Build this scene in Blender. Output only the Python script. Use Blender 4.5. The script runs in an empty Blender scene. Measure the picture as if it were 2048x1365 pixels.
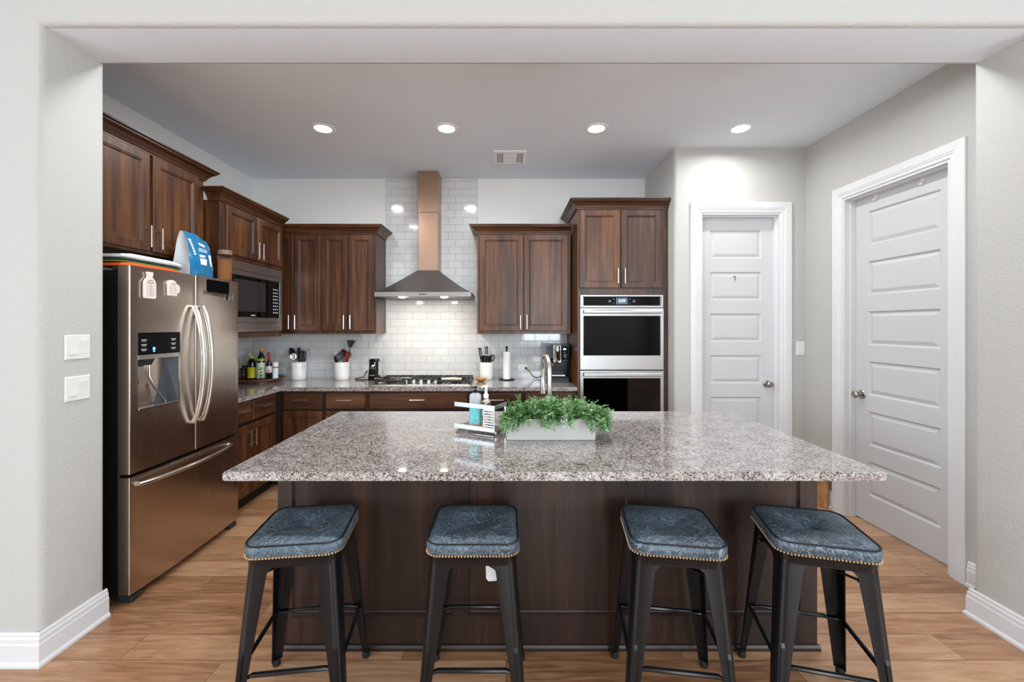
import bpy, bmesh, math, random
from mathutils import Vector, Matrix
R = math.radians
PI = math.pi
random.seed(7)
sc = bpy.context.scene
C = sc.collection

# ------------------------------------------------------------------ camera, world, daylight, exposure
FPX = 825.0                      # focal length in pixels of the 2048 px wide frame
CAMZ = 1.484
cam_data = bpy.data.cameras.new('camera')
cam = bpy.data.objects.new('camera', cam_data)
C.objects.link(cam)
cam.location = (0, 0, CAMZ)
cam.rotation_euler = (R(90), 0, 0)
cam_data.sensor_width = 36
cam_data.lens = FPX / 2048 * 36
cam_data.shift_x = 12 / 2048
cam_data.shift_y = -32.5 / 2048
cam_data.clip_start = 0.02
sc.camera = cam

sc.view_settings.view_transform = 'Standard'
sc.view_settings.look = 'None'
sc.view_settings.gamma = 1
sc.view_settings.use_curve_mapping = False
sc.view_settings.exposure = 0.10
sc.cycles.max_bounces = 10
sc.cycles.diffuse_bounces = 5
sc.cycles.glossy_bounces = 5
sc.cycles.transmission_bounces = 8
sc.cycles.sample_clamp_indirect = 6

world = bpy.data.worlds.new('sky')
sc.world = world
world.use_nodes = True
bgn = world.node_tree.nodes['Background']
bgn.inputs[0].default_value = (0.75, 0.87, 1.0, 1)
bgn.inputs[1].default_value = 1.5

def area_light(name, loc, rot, sx, sy, power, col=(1, 1, 1), shape='RECTANGLE', parent=None, spread=180):
    d = bpy.data.lights.new(name, 'AREA')
    d.shape = shape
    d.size = sx
    if shape in ('RECTANGLE', 'ELLIPSE'):
        d.size_y = sy
    d.energy = power
    d.color = col
    d.spread = R(spread)
    o = bpy.data.objects.new(name, d)
    C.objects.link(o)
    o.location = loc
    o.rotation_euler = rot
    if parent:
        o.parent = parent
    return o

# main room dimensions (metres); the camera stands at x = y = 0 in the living room
XL, XR, YB = -2.70, 2.63, 4.39           # kitchen walls
CEIL = 3.04
YD0, YD1 = 1.80, 2.10                    # wall with the wide opening
OXL, OXR, OZ = -2.036, 2.373, 2.80        # the opening
PX, PY = 1.48, 3.62                      # pantry block corner
LX0, LX1, LY0 = -4.6, 4.6, -5.6          # living room behind the camera
CT = 0.915                               # counter top height

# daylight outside the living room windows (behind the camera; the unseen side wall ones are added for soft light)
WIN_BACK = [(0.55, 2.45)]
WZ0, WZ1 = 0.88, 2.65
WIN_SIDE_ADDED = [(-4.9, -3.0), (-2.3, -0.4)]
DAY = (0.84, 0.935, 1.0)
for a, b in WIN_BACK:
    area_light('daylight', ((a + b) / 2, LY0 - 0.32, (WZ0 + WZ1) / 2), (R(90), 0, 0), b - a + .2, WZ1 - WZ0 + .2, 120 * (b - a), DAY)
for a, b in WIN_SIDE_ADDED:
    for sx, ry in ((LX0 - .32, R(-90)), (LX1 + .32, R(90))):
        area_light('daylight', (sx, (a + b) / 2, (WZ0 + WZ1) / 2), (0, ry, 0), WZ1 - WZ0 + .2, b - a + .2, 86 * (b - a), DAY)  # soft fill through the added side windows

# ------------------------------------------------------------------ materials
def newmat(name):
    m = bpy.data.materials.new(name)
    m.use_nodes = True
    nt = m.node_tree
    return m, nt, nt.nodes['Principled BSDF']

def rgb(h):
    """sRGB hex -> linear"""
    v = [int(h[i:i + 2], 16) / 255 for i in (0, 2, 4)]
    return tuple((c / 12.92 if c <= .04045 else ((c + .055) / 1.055) ** 2.4) for c in v) + (1,)

def plain(name, col, rough=.5, metal=0, coat=0, emit=None, estr=0, trans=0, ior=1.45, spec=None):
    m, nt, p = newmat(name)
    if isinstance(col, str):
        col = rgb(col)
    if len(col) == 3:
        col = tuple(col) + (1,)
    p.inputs['Base Color'].default_value = col
    p.inputs['Roughness'].default_value = rough
    p.inputs['Metallic'].default_value = metal
    p.inputs['Coat Weight'].default_value = coat
    p.inputs['IOR'].default_value = ior
    if trans:
        p.inputs['Transmission Weight'].default_value = trans
    if spec is not None:
        p.inputs['Specular IOR Level'].default_value = spec
    if emit:
        p.inputs['Emission Color'].default_value = rgb(emit) if isinstance(emit, str) else tuple(emit) + (1,)
        p.inputs['Emission Strength'].default_value = estr
    return m

def nd(nt, t, **kw):
    n = nt.nodes.new(t)
    for k, v in kw.items():
        if k.startswith('i_'):
            key = k[2:]
            key = int(key) if key.isdigit() else key.replace('_', ' ')
            n.inputs[key].default_value = v
        else:
            setattr(n, k, v)
    return n

def ramp(nt, stops):
    n = nt.nodes.new('ShaderNodeValToRGB')
    el = n.color_ramp.elements
    while len(el) < len(stops):
        el.new(.5)
    for e, (p, c) in zip(el, stops):
        e.position = p
        e.color = rgb(c) if isinstance(c, str) else (c if len(c) == 4 else tuple(c) + (1,))
    return n

def coords(nt, scale=(1, 1, 1), rot=(0, 0, 0), rnd=True):
    tc = nd(nt, 'ShaderNodeTexCoord')
    out = tc.outputs['Object']
    if rnd:
        oi = nd(nt, 'ShaderNodeObjectInfo')
        ml = nd(nt, 'ShaderNodeMath', operation='MULTIPLY')
        ml.inputs[1].default_value = 37.0
        nt.links.new(oi.outputs['Random'], ml.inputs[0])
        ad = nd(nt, 'ShaderNodeVectorMath', operation='ADD')
        nt.links.new(out, ad.inputs[0])
        nt.links.new(ml.outputs[0], ad.inputs[1])
        out = ad.outputs[0]
    mp = nd(nt, 'ShaderNodeMapping')
    mp.inputs['Scale'].default_value = scale
    mp.inputs['Rotation'].default_value = rot
    nt.links.new(out, mp.inputs['Vector'])
    return mp.outputs[0]

def bump(nt, p, src, strength, dist=.002):
    b = nd(nt, 'ShaderNodeBump')
    b.inputs['Strength'].default_value = strength
    b.inputs['Distance'].default_value = dist
    nt.links.new(src, b.inputs['Height'])
    nt.links.new(b.outputs[0], p.inputs['Normal'])
    return b

def paint(name, col, rough=.75, bscale=120, bstr=.25, dist=.002):
    m, nt, p = newmat(name)
    p.inputs['Base Color'].default_value = rgb(col) if isinstance(col, str) else col
    p.inputs['Roughness'].default_value = rough
    p.inputs['Specular IOR Level'].default_value = .3
    v = coords(nt, rnd=False)
    n = nd(nt, 'ShaderNodeTexNoise', i_Scale=bscale, i_Detail=3.0, i_Roughness=.55)
    nt.links.new(v, n.inputs['Vector'])
    bump(nt, p, n.outputs[0], bstr, dist)
    return m

def wood(name, axis, dark, mid, light, rough=.38, scale=1.0, coat=.08):
    """stained timber, grain running along the given local axis"""
    m, nt, p = newmat(name)
    s = [26 * scale] * 3
    s['xyz'.index(axis)] = 1.6 * scale
    v = coords(nt, s)
    n1 = nd(nt, 'ShaderNodeTexNoise', i_Scale=1.0, i_Detail=7.0, i_Roughness=.62, i_Distortion=.55)
    nt.links.new(v, n1.inputs['Vector'])
    s2 = [7.0 * scale] * 3
    s2['xyz'.index(axis)] = .35 * scale
    v2 = coords(nt, s2)
    n2 = nd(nt, 'ShaderNodeTexNoise', i_Scale=1.0, i_Detail=2.0, i_Roughness=.5, i_Distortion=.3)
    nt.links.new(v2, n2.inputs['Vector'])
    s3 = [160 * scale] * 3
    s3['xyz'.index(axis)] = 5 * scale
    v3 = coords(nt, s3)
    n3 = nd(nt, 'ShaderNodeTexNoise', i_Scale=1.0, i_Detail=3.0, i_Roughness=.6)
    nt.links.new(v3, n3.inputs['Vector'])
    a = nd(nt, 'ShaderNodeMath', operation='MULTIPLY_ADD')
    a.inputs[1].default_value = .55
    nt.links.new(n1.outputs[0], a.inputs[0])
    b = nd(nt, 'ShaderNodeMath', operation='MULTIPLY')
    b.inputs[1].default_value = .45
    nt.links.new(n2.outputs[0], b.inputs[0])
    nt.links.new(b.outputs[0], a.inputs[2])
    c = nd(nt, 'ShaderNodeMath', operation='MULTIPLY_ADD')
    c.inputs[1].default_value = .22
    nt.links.new(n3.outputs[0], c.inputs[0])
    nt.links.new(a.outputs[0], c.inputs[2])
    rp = ramp(nt, [(.44, dark), (.60, mid), (.78, light)])
    nt.links.new(c.outputs[0], rp.inputs[0])
    nt.links.new(rp.outputs[0], p.inputs['Base Color'])
    p.inputs['Roughness'].default_value = rough
    p.inputs['Coat Weight'].default_value = coat
    p.inputs['Coat Roughness'].default_value = .28
    bump(nt, p, c.outputs[0], .12, .002)
    return m

CD, CM, CLT = '211008', '482813', '714725'
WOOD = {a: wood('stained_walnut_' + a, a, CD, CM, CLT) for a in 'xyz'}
ISL = {a: wood('dark_shaded_wood_' + a, a, '120906', '24130c', '412619', .45) for a in 'xz'}  # island wood: the shade it stands in is put into a darker colour
KICK = plain('toe_kick_dark', '1a110d', .6)

def steel(name, col, rough, axis, strength=.06, metal=1.0):
    m, nt, p = newmat(name)
    p.inputs['Base Color'].default_value = rgb(col)
    p.inputs['Metallic'].default_value = metal
    s = [900] * 3
    s['xyz'.index(axis)] = 6
    v = coords(nt, s)
    n = nd(nt, 'ShaderNodeTexNoise', i_Scale=1.0, i_Detail=2.0)
    nt.links.new(v, n.inputs['Vector'])
    r = nd(nt, 'ShaderNodeMapRange')
    r.inputs['To Min'].default_value = rough * .75
    r.inputs['To Max'].default_value = rough * 1.3
    nt.links.new(n.outputs[0], r.inputs[0])
    nt.links.new(r.outputs[0], p.inputs['Roughness'])
    bump(nt, p, n.outputs[0], strength, .0005)
    return m

STEEL_V = steel('brushed_steel_vertical', 'c0b3a7', .24, 'z', .02)
STEEL_H = steel('brushed_steel_horizontal', 'a19e9b', .33, 'x')
STEEL_Y = steel('brushed_steel_side', 'c2bbb4', .26, 'y')
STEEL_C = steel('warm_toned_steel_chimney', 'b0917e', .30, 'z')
CHROME = plain('satin_nickel', 'd6d2cc', .22, 1)
SHINE = plain('polished_chrome', 'e2e2e2', .08, 1)
KNOBM = plain('satin_nickel_knob', 'a9a29a', .25, 1)

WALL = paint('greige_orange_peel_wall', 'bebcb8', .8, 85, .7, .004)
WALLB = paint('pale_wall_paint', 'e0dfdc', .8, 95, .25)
CEILM = paint('ceiling_paint', 'e9f1fa', .85, 110, .2)
WHITE = plain('white_enamel', 'c9cacb', .38)
TRIMW = plain('white_trim_enamel', 'dcdcdd', .36)
WHITEP = plain('white_plastic', 'e2e0dc', .3)
BLACKP = plain('black_plastic', '0b0b0c', .45, spec=.3)
BLACKG = plain('black_glass', '020203', .04, spec=.26)
BLACKPANEL = plain('black_panel', '050506', .3, spec=.18)
DARKG = plain('dark_grey_plastic', '2a2b2d', .45)
IRON = plain('cast_iron', '1d1b1a', .5)
BLKMET = plain('black_powder_coat', '090c10', .29, 0, spec=.5)
GOLD = plain('antique_brass', 'e4c6a0', .35, 1)
CERAM = plain('white_glazed_ceramic', 'f2f0ec', .15, 0, .4)
RUBBER = plain('black_rubber', '0b0b0b', .7)

def tile_mat(name, horiz):
    m, nt, p = newmat(name)
    tc = nd(nt, 'ShaderNodeTexCoord')
    sx = nd(nt, 'ShaderNodeSeparateXYZ')
    nt.links.new(tc.outputs['Object'], sx.inputs[0])
    cb = nd(nt, 'ShaderNodeCombineXYZ')
    nt.links.new(sx.outputs[horiz], cb.inputs[0])
    nt.links.new(sx.outputs[2], cb.inputs[1])
    br = nd(nt, 'ShaderNodeTexBrick', offset=.5, offset_frequency=2, squash=1.0)
    br.inputs['Color1'].default_value = rgb('d3d3d3')
    br.inputs['Color2'].default_value = rgb('cdcdcd')
    br.inputs['Mortar'].default_value = rgb('a3a29f')
    br.inputs['Scale'].default_value = 1
    br.inputs['Mortar Size'].default_value = .0025
    br.inputs['Mortar Smooth'].default_value = .3
    br.inputs['Brick Width'].default_value = .1535
    br.inputs['Row Height'].default_value = .0772
    nt.links.new(cb.outputs[0], br.inputs['Vector'])
    nt.links.new(br.outputs['Color'], p.inputs['Base Color'])
    rr = nd(nt, 'ShaderNodeMapRange')
    rr.inputs['To Min'].default_value = .1
    rr.inputs['To Max'].default_value = .7
    nt.links.new(br.outputs['Fac'], rr.inputs[0])
    nt.links.new(rr.outputs[0], p.inputs['Roughness'])
    wv = nd(nt, 'ShaderNodeTexNoise', i_Scale=9.0, i_Detail=1.0)
    nt.links.new(cb.outputs[0], wv.inputs['Vector'])
    ma = nd(nt, 'ShaderNodeMath', operation='MULTIPLY_ADD')
    ma.inputs[1].default_value = -1.0
    nt.links.new(br.outputs['Fac'], ma.inputs[0])
    mb_ = nd(nt, 'ShaderNodeMath', operation='MULTIPLY')
    mb_.inputs[1].default_value = .9
    nt.links.new(wv.outputs[0], mb_.inputs[0])
    nt.links.new(mb_.outputs[0], ma.inputs[2])
    bump(nt, p, ma.outputs[0], .5, .0015)
    p.inputs['Coat Weight'].default_value = .3
    return m
TILE_X = tile_mat('white_subway_tile', 0)
TILE_Y = tile_mat('white_subway_tile_side', 1)

def granite():
    m, nt, p = newmat('speckled_granite')
    v = coords(nt, (1, 1, 1), rnd=False)
    n = nd(nt, 'ShaderNodeTexNoise', i_Scale=112.0, i_Detail=4.0, i_Roughness=.72, i_Distortion=1.2)
    nt.links.new(v, n.inputs['Vector'])
    n2 = nd(nt, 'ShaderNodeTexNoise', i_Scale=14.0, i_Detail=3.0, i_Roughness=.6)
    nt.links.new(v, n2.inputs['Vector'])
    vo = nd(nt, 'ShaderNodeTexVoronoi', i_Scale=170.0)
    nt.links.new(v, vo.inputs['Vector'])
    a = nd(nt, 'ShaderNodeMath', operation='MULTIPLY_ADD')
    a.inputs[1].default_value = .22
    nt.links.new(n2.outputs[0], a.inputs[0])
    nt.links.new(n.outputs[0], a.inputs[2])
    sp = nd(nt, 'ShaderNodeSeparateColor')
    nt.links.new(vo.outputs['Color'], sp.inputs[0])
    b = nd(nt, 'ShaderNodeMath', operation='MULTIPLY_ADD')
    b.inputs[1].default_value = .17
    nt.links.new(sp.outputs[0], b.inputs[0])
    nt.links.new(a.outputs[0], b.inputs[2])
    rp = ramp(nt, [(.52, '141315'), (.585, '463f3c'), (.645, '847a75'), (.715, '9e9591'), (.83, 'c4beba')])
    nt.links.new(b.outputs[0], rp.inputs[0])
    nt.links.new(rp.outputs[0], p.inputs['Base Color'])
    p.inputs['Roughness'].default_value = .16
    p.inputs['Coat Weight'].default_value = .7
    p.inputs['Coat Roughness'].default_value = .04
    return m
GRANITE = granite()

def floor_mat():
    m, nt, p = newmat('oak_plank_floor')
    v = coords(nt, (1, 1, 1), rnd=False)
    br = nd(nt, 'ShaderNodeTexBrick', offset=.37, offset_frequency=3, squash=1.0)
    br.inputs['Color1'].default_value = (0, 0, 0, 1)
    br.inputs['Color2'].default_value = (1, 1, 1, 1)
    br.inputs['Mortar'].default_value = (.5, .5, .5, 1)
    br.inputs['Scale'].default_value = 1
    br.inputs['Mortar Size'].default_value = .0012
    br.inputs['Brick Width'].default_value = 1.25
    br.inputs['Row Height'].default_value = .152
    nt.links.new(v, br.inputs['Vector'])
    # each plank gets its own piece of grain
    sp = nd(nt, 'ShaderNodeSeparateColor')
    nt.links.new(br.outputs['Color'], sp.inputs[0])
    off = nd(nt, 'ShaderNodeCombineXYZ')
    mu = nd(nt, 'ShaderNodeMath', operation='MULTIPLY')
    mu.inputs[1].default_value = 23.0
    nt.links.new(sp.outputs[0], mu.inputs[0])
    nt.links.new(mu.outputs[0], off.inputs[0])
    nt.links.new(mu.outputs[0], off.inputs[1])
    ad = nd(nt, 'ShaderNodeVectorMath', operation='ADD')
    nt.links.new(v, ad.inputs[0])
    nt.links.new(off.outputs[0], ad.inputs[1])
    mp = nd(nt, 'ShaderNodeMapping')
    mp.inputs['Scale'].default_value = (1.5, 14, 1)
    nt.links.new(ad.outputs[0], mp.inputs[0])
    n = nd(nt, 'ShaderNodeTexNoise', i_Scale=2.0, i_Detail=7.0, i_Roughness=.6, i_Distortion=1.2)
    nt.links.new(mp.outputs[0], n.inputs['Vector'])
    a = nd(nt, 'ShaderNodeMath', operation='MULTIPLY_ADD')
    a.inputs[1].default_value = .38
    nt.links.new(sp.outputs[0], a.inputs[0])
    nt.links.new(n.outputs[0], a.inputs[2])
    rp = ramp(nt, [(.30, '66432a'), (.60, 'a07452'), (.95, 'c29a77')])
    nt.links.new(a.outputs[0], rp.inputs[0])
    mx = nd(nt, 'ShaderNodeMix', data_type='RGBA')
    nt.links.new(br.outputs['Fac'], mx.inputs[0])
    nt.links.new(rp.outputs[0], mx.inputs[6])
    mx.inputs[7].default_value = rgb('432c1b')
    nt.links.new(mx.outputs[2], p.inputs['Base Color'])
    p.inputs['Roughness'].default_value = .29
    p.inputs['Coat Weight'].default_value = .12
    p.inputs['Coat Roughness'].default_value = .25
    b1 = nd(nt, 'ShaderNodeMath', operation='MULTIPLY_ADD')
    b1.inputs[1].default_value = -2.0
    nt.links.new(br.outputs['Fac'], b1.inputs[0])
    nt.links.new(n.outputs[0], b1.inputs[2])
    bump(nt, p, b1.outputs[0], .18, .002)
    return m
FLOOR = floor_mat()

def leather():
    m, nt, p = newmat('scuffed_blue_leather')
    v = coords(nt, (1, 1, 1))
    lines = []
    for sc_, ds, th in ((14, 2.6, .020), (23, 1.8, .016), (34, 3.2, .02)):
        n = nd(nt, 'ShaderNodeTexNoise', i_Scale=float(sc_), i_Detail=2.0, i_Distortion=ds)
        nt.links.new(v, n.inputs['Vector'])
        s = nd(nt, 'ShaderNodeMath', operation='SUBTRACT')
        s.inputs[1].default_value = .5
        nt.links.new(n.outputs[0], s.inputs[0])
        ab = nd(nt, 'ShaderNodeMath', operation='ABSOLUTE')
        nt.links.new(s.outputs[0], ab.inputs[0])
        mr = nd(nt, 'ShaderNodeMapRange')
        mr.inputs['From Min'].default_value = 0
        mr.inputs['From Max'].default_value = th
        mr.inputs['To Min'].default_value = 1
        mr.inputs['To Max'].default_value = 0
        nt.links.new(ab.outputs[0], mr.inputs[0])
        lines.append(mr.outputs[0])
    mx1 = nd(nt, 'ShaderNodeMath', operation='MAXIMUM')
    nt.links.new(lines[0], mx1.inputs[0]); nt.links.new(lines[1], mx1.inputs[1])
    mx2 = nd(nt, 'ShaderNodeMath', operation='MAXIMUM')
    nt.links.new(mx1.outputs[0], mx2.inputs[0]); nt.links.new(lines[2], mx2.inputs[1])
    nz = nd(nt, 'ShaderNodeTexNoise', i_Scale=9.0, i_Detail=4.0)
    nt.links.new(v, nz.inputs['Vector'])
    rp = ramp(nt, [(.35, '25323c'), (.65, '42525f')])
    nt.links.new(nz.outputs[0], rp.inputs[0])
    fac = nd(nt, 'ShaderNodeMath', operation='MULTIPLY')
    fac.inputs[1].default_value = .7
    nt.links.new(mx2.outputs[0], fac.inputs[0])
    mx = nd(nt, 'ShaderNodeMix', data_type='RGBA')
    nt.links.new(fac.outputs[0], mx.inputs[0])
    nt.links.new(rp.outputs[0], mx.inputs[6])
    mx.inputs[7].default_value = rgb('93a2ab')
    nt.links.new(mx.outputs[2], p.inputs['Base Color'])
    p.inputs['Roughness'].default_value = .45
    bump(nt, p, nz.outputs[0], .2, .003)
    return m
LEATHER = leather()
PIPING = plain('dark_leather_piping', '141a20', .45)

# ------------------------------------------------------------------ mesh builder
class MB:
    def __init__(s):
        s.bm = bmesh.new()
        s.mi = 0
    def face(s, vs):
        try:
            f = s.bm.faces.new(vs)
            f.material_index = s.mi
            return f
        except ValueError:
            return None
    def v(s, p):
        return s.bm.verts.new(p)
    def box(s, x0, x1, y0, y1, z0, z1, bev=0, seg=1):
        vs = [s.v((x, y, z)) for x in (x0, x1) for y in (y0, y1) for z in (z0, z1)]
        fs = [s.face([vs[i] for i in q]) for q in ((0, 1, 3, 2), (4, 6, 7, 5), (0, 4, 5, 1), (2, 3, 7, 6), (0, 2, 6, 4), (1, 5, 7, 3))]
        if bev:
            es = {e for f in fs for e in f.edges}
            r = bmesh.ops.bevel(s.bm, geom=list(es), offset=bev, segments=seg, affect='EDGES', profile=.5)
            for f in r['faces']:
                f.material_index = s.mi
        return s
    def loft(s, rings, closed=True, cap0=True, cap1=True):
        vr = [[s.v(p) for p in r] for r in rings]
        n = len(vr[0])
        for a, b in zip(vr, vr[1:]):
            for i in range(n if closed else n - 1):
                j = (i + 1) % n
                s.face([a[i], a[j], b[j], b[i]])
        if cap0:
            s.face(list(reversed(vr[0])))
        if cap1:
            s.face(vr[-1])
        return s
    def lathe(s, prof, c=(0, 0, 0), seg=24, M=None, cap0=True, cap1=True):
        rings = []
        for r, z in prof:
            ring = []
            for i in range(seg):
                a = 2 * PI * i / seg
                p = Vector((r * math.cos(a), r * math.sin(a), z))
                if M is not None:
                    p = M @ p
                ring.append(p + Vector(c))
            rings.append(ring)
        return s.loft(rings, True, cap0 and prof[0][0] > 1e-6, cap1 and prof[-1][0] > 1e-6)
    def tube(s, pts, r, seg=8, closed=False, flat=1.0):
        pts = [Vector(p) for p in pts]
        n = len(pts)
        rad = r if isinstance(r, (list, tuple)) else [r] * n
        rings = []
        up = None
        for i, p in enumerate(pts):
            if closed:
                t = pts[(i + 1) % n] - pts[i - 1]
            else:
                t = pts[min(i + 1, n - 1)] - pts[max(i - 1, 0)]
            t.normalize()
            if up is None:
                up = Vector((0, 0, 1)) if abs(t.z) < .9 else Vector((1, 0, 0))
            up = (up - t * up.dot(t))
            if up.length < 1e-6:
                up = t.orthogonal()
            up.normalize()
            sd = t.cross(up)
            rings.append([p + (up * math.cos(2 * PI * k / seg) * flat + sd * math.sin(2 * PI * k / seg)) * rad[i] for k in range(seg)])
        if closed:
            rings.append(rings[0])
            return s.loft(rings, True, False, False)
        return s.loft(rings)
    def prism(s, poly, plane, a0, a1):
        def P(u, w, a):
            return {'xy': (u, w, a), 'xz': (u, a, w), 'yz': (a, u, w)}[plane]
        return s.loft([[P(u, w, a0) for u, w in poly], [P(u, w, a1) for u, w in poly]])
    def nested(s, x0, x1, z0, z1, steps, cap=True, back=True):
        """rectangular rings facing -y: steps = [(inset, y), ...]"""
        rings = []
        for st in steps:
            i, y = st[0], st[1]
            rings.append([(x0 + i, y, z0 + i), (x1 - i, y, z0 + i), (x1 - i, y, z1 - i), (x0 + i, y, z1 - i)])
        return s.loft(rings, True, back, cap)
    def ball(s, c, r, sub=2, scale=(1, 1, 1)):
        M = Matrix.Translation(c) @ Matrix.Diagonal((r * scale[0], r * scale[1], r * scale[2], 1))
        res = bmesh.ops.create_icosphere(s.bm, subdivisions=sub, radius=1, matrix=M)
        for v in res['verts']:
            for f in v.link_faces:
                f.material_index = s.mi
        return s
    def xform(s, M):
        bmesh.ops.transform(s.bm, matrix=M, verts=s.bm.verts)
        return s
    def build(s, name, mats, parent=None, loc=None, rot=None, smooth=32, weld=False, label=None):
        if weld:
            bmesh.ops.remove_doubles(s.bm, verts=s.bm.verts, dist=1e-5)
        bmesh.ops.recalc_face_normals(s.bm, faces=s.bm.faces)
        me = bpy.data.meshes.new(name)
        s.bm.to_mesh(me)
        s.bm.free()
        for m in (mats if isinstance(mats, (list, tuple)) else [mats]):
            me.materials.append(m)
        if smooth:
            me.shade_smooth()
            me.set_sharp_from_angle(angle=R(smooth))
        o = bpy.data.objects.new(name, me)
        C.objects.link(o)
        if parent:
            o.parent = parent
        if loc is not None:
            o.location = loc
        if rot is not None:
            o.rotation_euler = rot
        if label:
            o['label'] = label
        return o

def tag(o, label, cat, group=None, kind=None):
    o['label'] = label
    o['category'] = cat
    if group:
        o['group'] = group
    if kind:
        o['kind'] = kind
    return o

def thing(name, label, cat, loc=(0, 0, 0), rz=0, group=None, rot=None):
    o = bpy.data.objects.new(name, None)
    o.empty_display_size = .1
    C.objects.link(o)
    o.location = loc
    o.rotation_euler = rot if rot else (0, 0, rz)
    return tag(o, label, cat, group)

def struct(o):
    o['kind'] = 'structure'
    return o

def kids(o):
    return [c for c in bpy.data.objects if c.parent == o]

def copy_tree(o, parent=None):
    c = o.copy()
    C.objects.link(c)
    if parent:
        c.parent = parent
    for ch in kids(o):
        copy_tree(ch, c)
    return c

def text_mesh(name, txt, size, mat, parent, loc, rot, depth=.0006, align='CENTER'):
    cu = bpy.data.curves.new(name, 'FONT')
    cu.body = txt
    cu.size = size
    cu.extrude = depth
    cu.align_x = align
    cu.align_y = 'CENTER'
    t = bpy.data.objects.new(name, cu)
    C.objects.link(t)
    bpy.context.view_layer.update()
    me = bpy.data.meshes.new_from_object(t.evaluated_get(bpy.context.evaluated_depsgraph_get()))
    bpy.data.objects.remove(t)
    me.materials.clear()
    me.materials.append(mat)
    o = bpy.data.objects.new(name, me)
    C.objects.link(o)
    o.parent = parent
    o.location = loc
    o.rotation_euler = rot
    return o

def rrect(w, d, r, n=6, cx=0, cy=0):
    """rounded rectangle outline, centred"""
    out = []
    for qx, qy, a0 in ((1, 1, 0), (-1, 1, 90), (-1, -1, 180), (1, -1, 270)):
        for k in range(n + 1):
            a = R(a0 + 90 * k / n)
            out.append((cx + qx * (w / 2 - r) + r * math.cos(a), cy + qy * (d / 2 - r) + r * math.sin(a)))
    return out
# ------------------------------------------------------------------ the room
T = .12
mb = MB(); mb.box(LX0 - T, LX1 + T, LY0 - T, YB + T, -.06, 0)
struct(mb.build('floor', FLOOR, smooth=0))
mb = MB(); mb.box(LX0 - T, LX1 + T, LY0 - T, YB + T, CEIL, CEIL + .08)
struct(mb.build('ceiling', CEILM, smooth=0))
mb = MB(); mb.box(XL - T, PX, YB, YB + T, 0, CEIL)
struct(mb.build('wall_back', WALLB, smooth=0))
mb = MB(); mb.box(XL - T, XL, YD1, YB, 0, CEIL)
struct(mb.build('wall_left', WALLB, smooth=0))

# right wall and pantry wall are built round their door openings
D2Y0, D2Y1, DTOP = 2.436, 3.217, 2.467       # door in the right wall
D1X0, D1X1 = 1.705, 2.411                    # pantry door
mb = MB()
mb.box(XR, XR + T, YD1, D2Y0, 0, CEIL); mb.box(XR, XR + T, D2Y1, YB, 0, CEIL); mb.box(XR, XR + T, D2Y0, D2Y1, DTOP, CEIL)
struct(mb.build('wall_right', WALL, smooth=0))
mb = MB()
# the pantry corner has a rounded edge
cr = .028
pts = [(PX, YB), (PX, PY + cr)] + [(PX + cr - cr * math.cos(R(a)), PY + cr - cr * math.sin(R(a))) for a in (15, 30, 45, 60, 75)] + [(PX + cr, PY), (D1X0, PY), (D1X0, PY + T), (PX + T, PY + T), (PX + T, YB)]
mb.prism(pts, 'xy', 0, CEIL)
mb.box(D1X1, XR, PY, PY + T, 0, CEIL); mb.box(D1X0, D1X1, PY, PY + T, DTOP, CEIL)
struct(mb.build('wall_pantry', WALL, smooth=40))

# the wall with the wide rounded opening
mb = MB()
rr = .03
def opening_ring(y, off):
    """U-shaped outline; off widens the opening where its edge is rounded"""
    xl, xr, zt = OXL - off, OXR + off, OZ + off
    return [(LX0, y, 0), (xl, y, 0), (xl, y, zt), (xr, y, zt), (xr, y, 0), (LX1, y, 0), (LX1, y, CEIL), (LX0, y, CEIL)]
rings = [opening_ring(YD0 + rr * (1 - math.cos(R(15 * k))), rr * (1 - math.sin(R(15 * k)))) for k in range(7)]
rings += [opening_ring(YD1 - rr * (1 - math.cos(R(90 - 15 * k))), rr * (1 - math.sin(R(90 - 15 * k)))) for k in range(7)]
mb.loft(rings)
mb.bm.normal_update()
for f in mb.bm.faces:                  # the underside of the header is painted like the ceiling
    if abs(f.normal.z) > .995 and OXL - .1 < f.calc_center_median().x < OXR + .1 and 2 < f.calc_center_median().z < CEIL - .1:
        f.material_index = 1
struct(mb.build('wall_divider', [WALL, CEILM], smooth=40))

# living room behind the camera: a window for the daylight, side windows added as soft fill
mb = MB()
xs = [LX0 - T] + [x for w in WIN_BACK for x in w] + [LX1 + T]
for i in range(0, len(xs), 2):
    mb.box(xs[i], xs[i + 1], LY0 - T, LY0, 0, CEIL)
for a, b in WIN_BACK:
    mb.box(a, b, LY0 - T, LY0, 0, WZ0); mb.box(a, b, LY0 - T, LY0, WZ1, CEIL)
struct(mb.build('wall_front', WALL, smooth=0))
for nm, x0, x1 in (('wall_living_left', LX0 - T, LX0), ('wall_living_right', LX1, LX1 + T)):
    mb = MB()
    ys = [LY0] + [y for w in WIN_SIDE_ADDED for y in w] + [YD0]
    for i in range(0, len(ys), 2):
        mb.box(x0, x1, ys[i], ys[i + 1], 0, CEIL)
    for a, b in WIN_SIDE_ADDED:
        mb.box(x0, x1, a, b, 0, WZ0); mb.box(x0, x1, a, b, WZ1, CEIL)
    struct(mb.build(nm, WALL, smooth=0))
wn = 0
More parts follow.
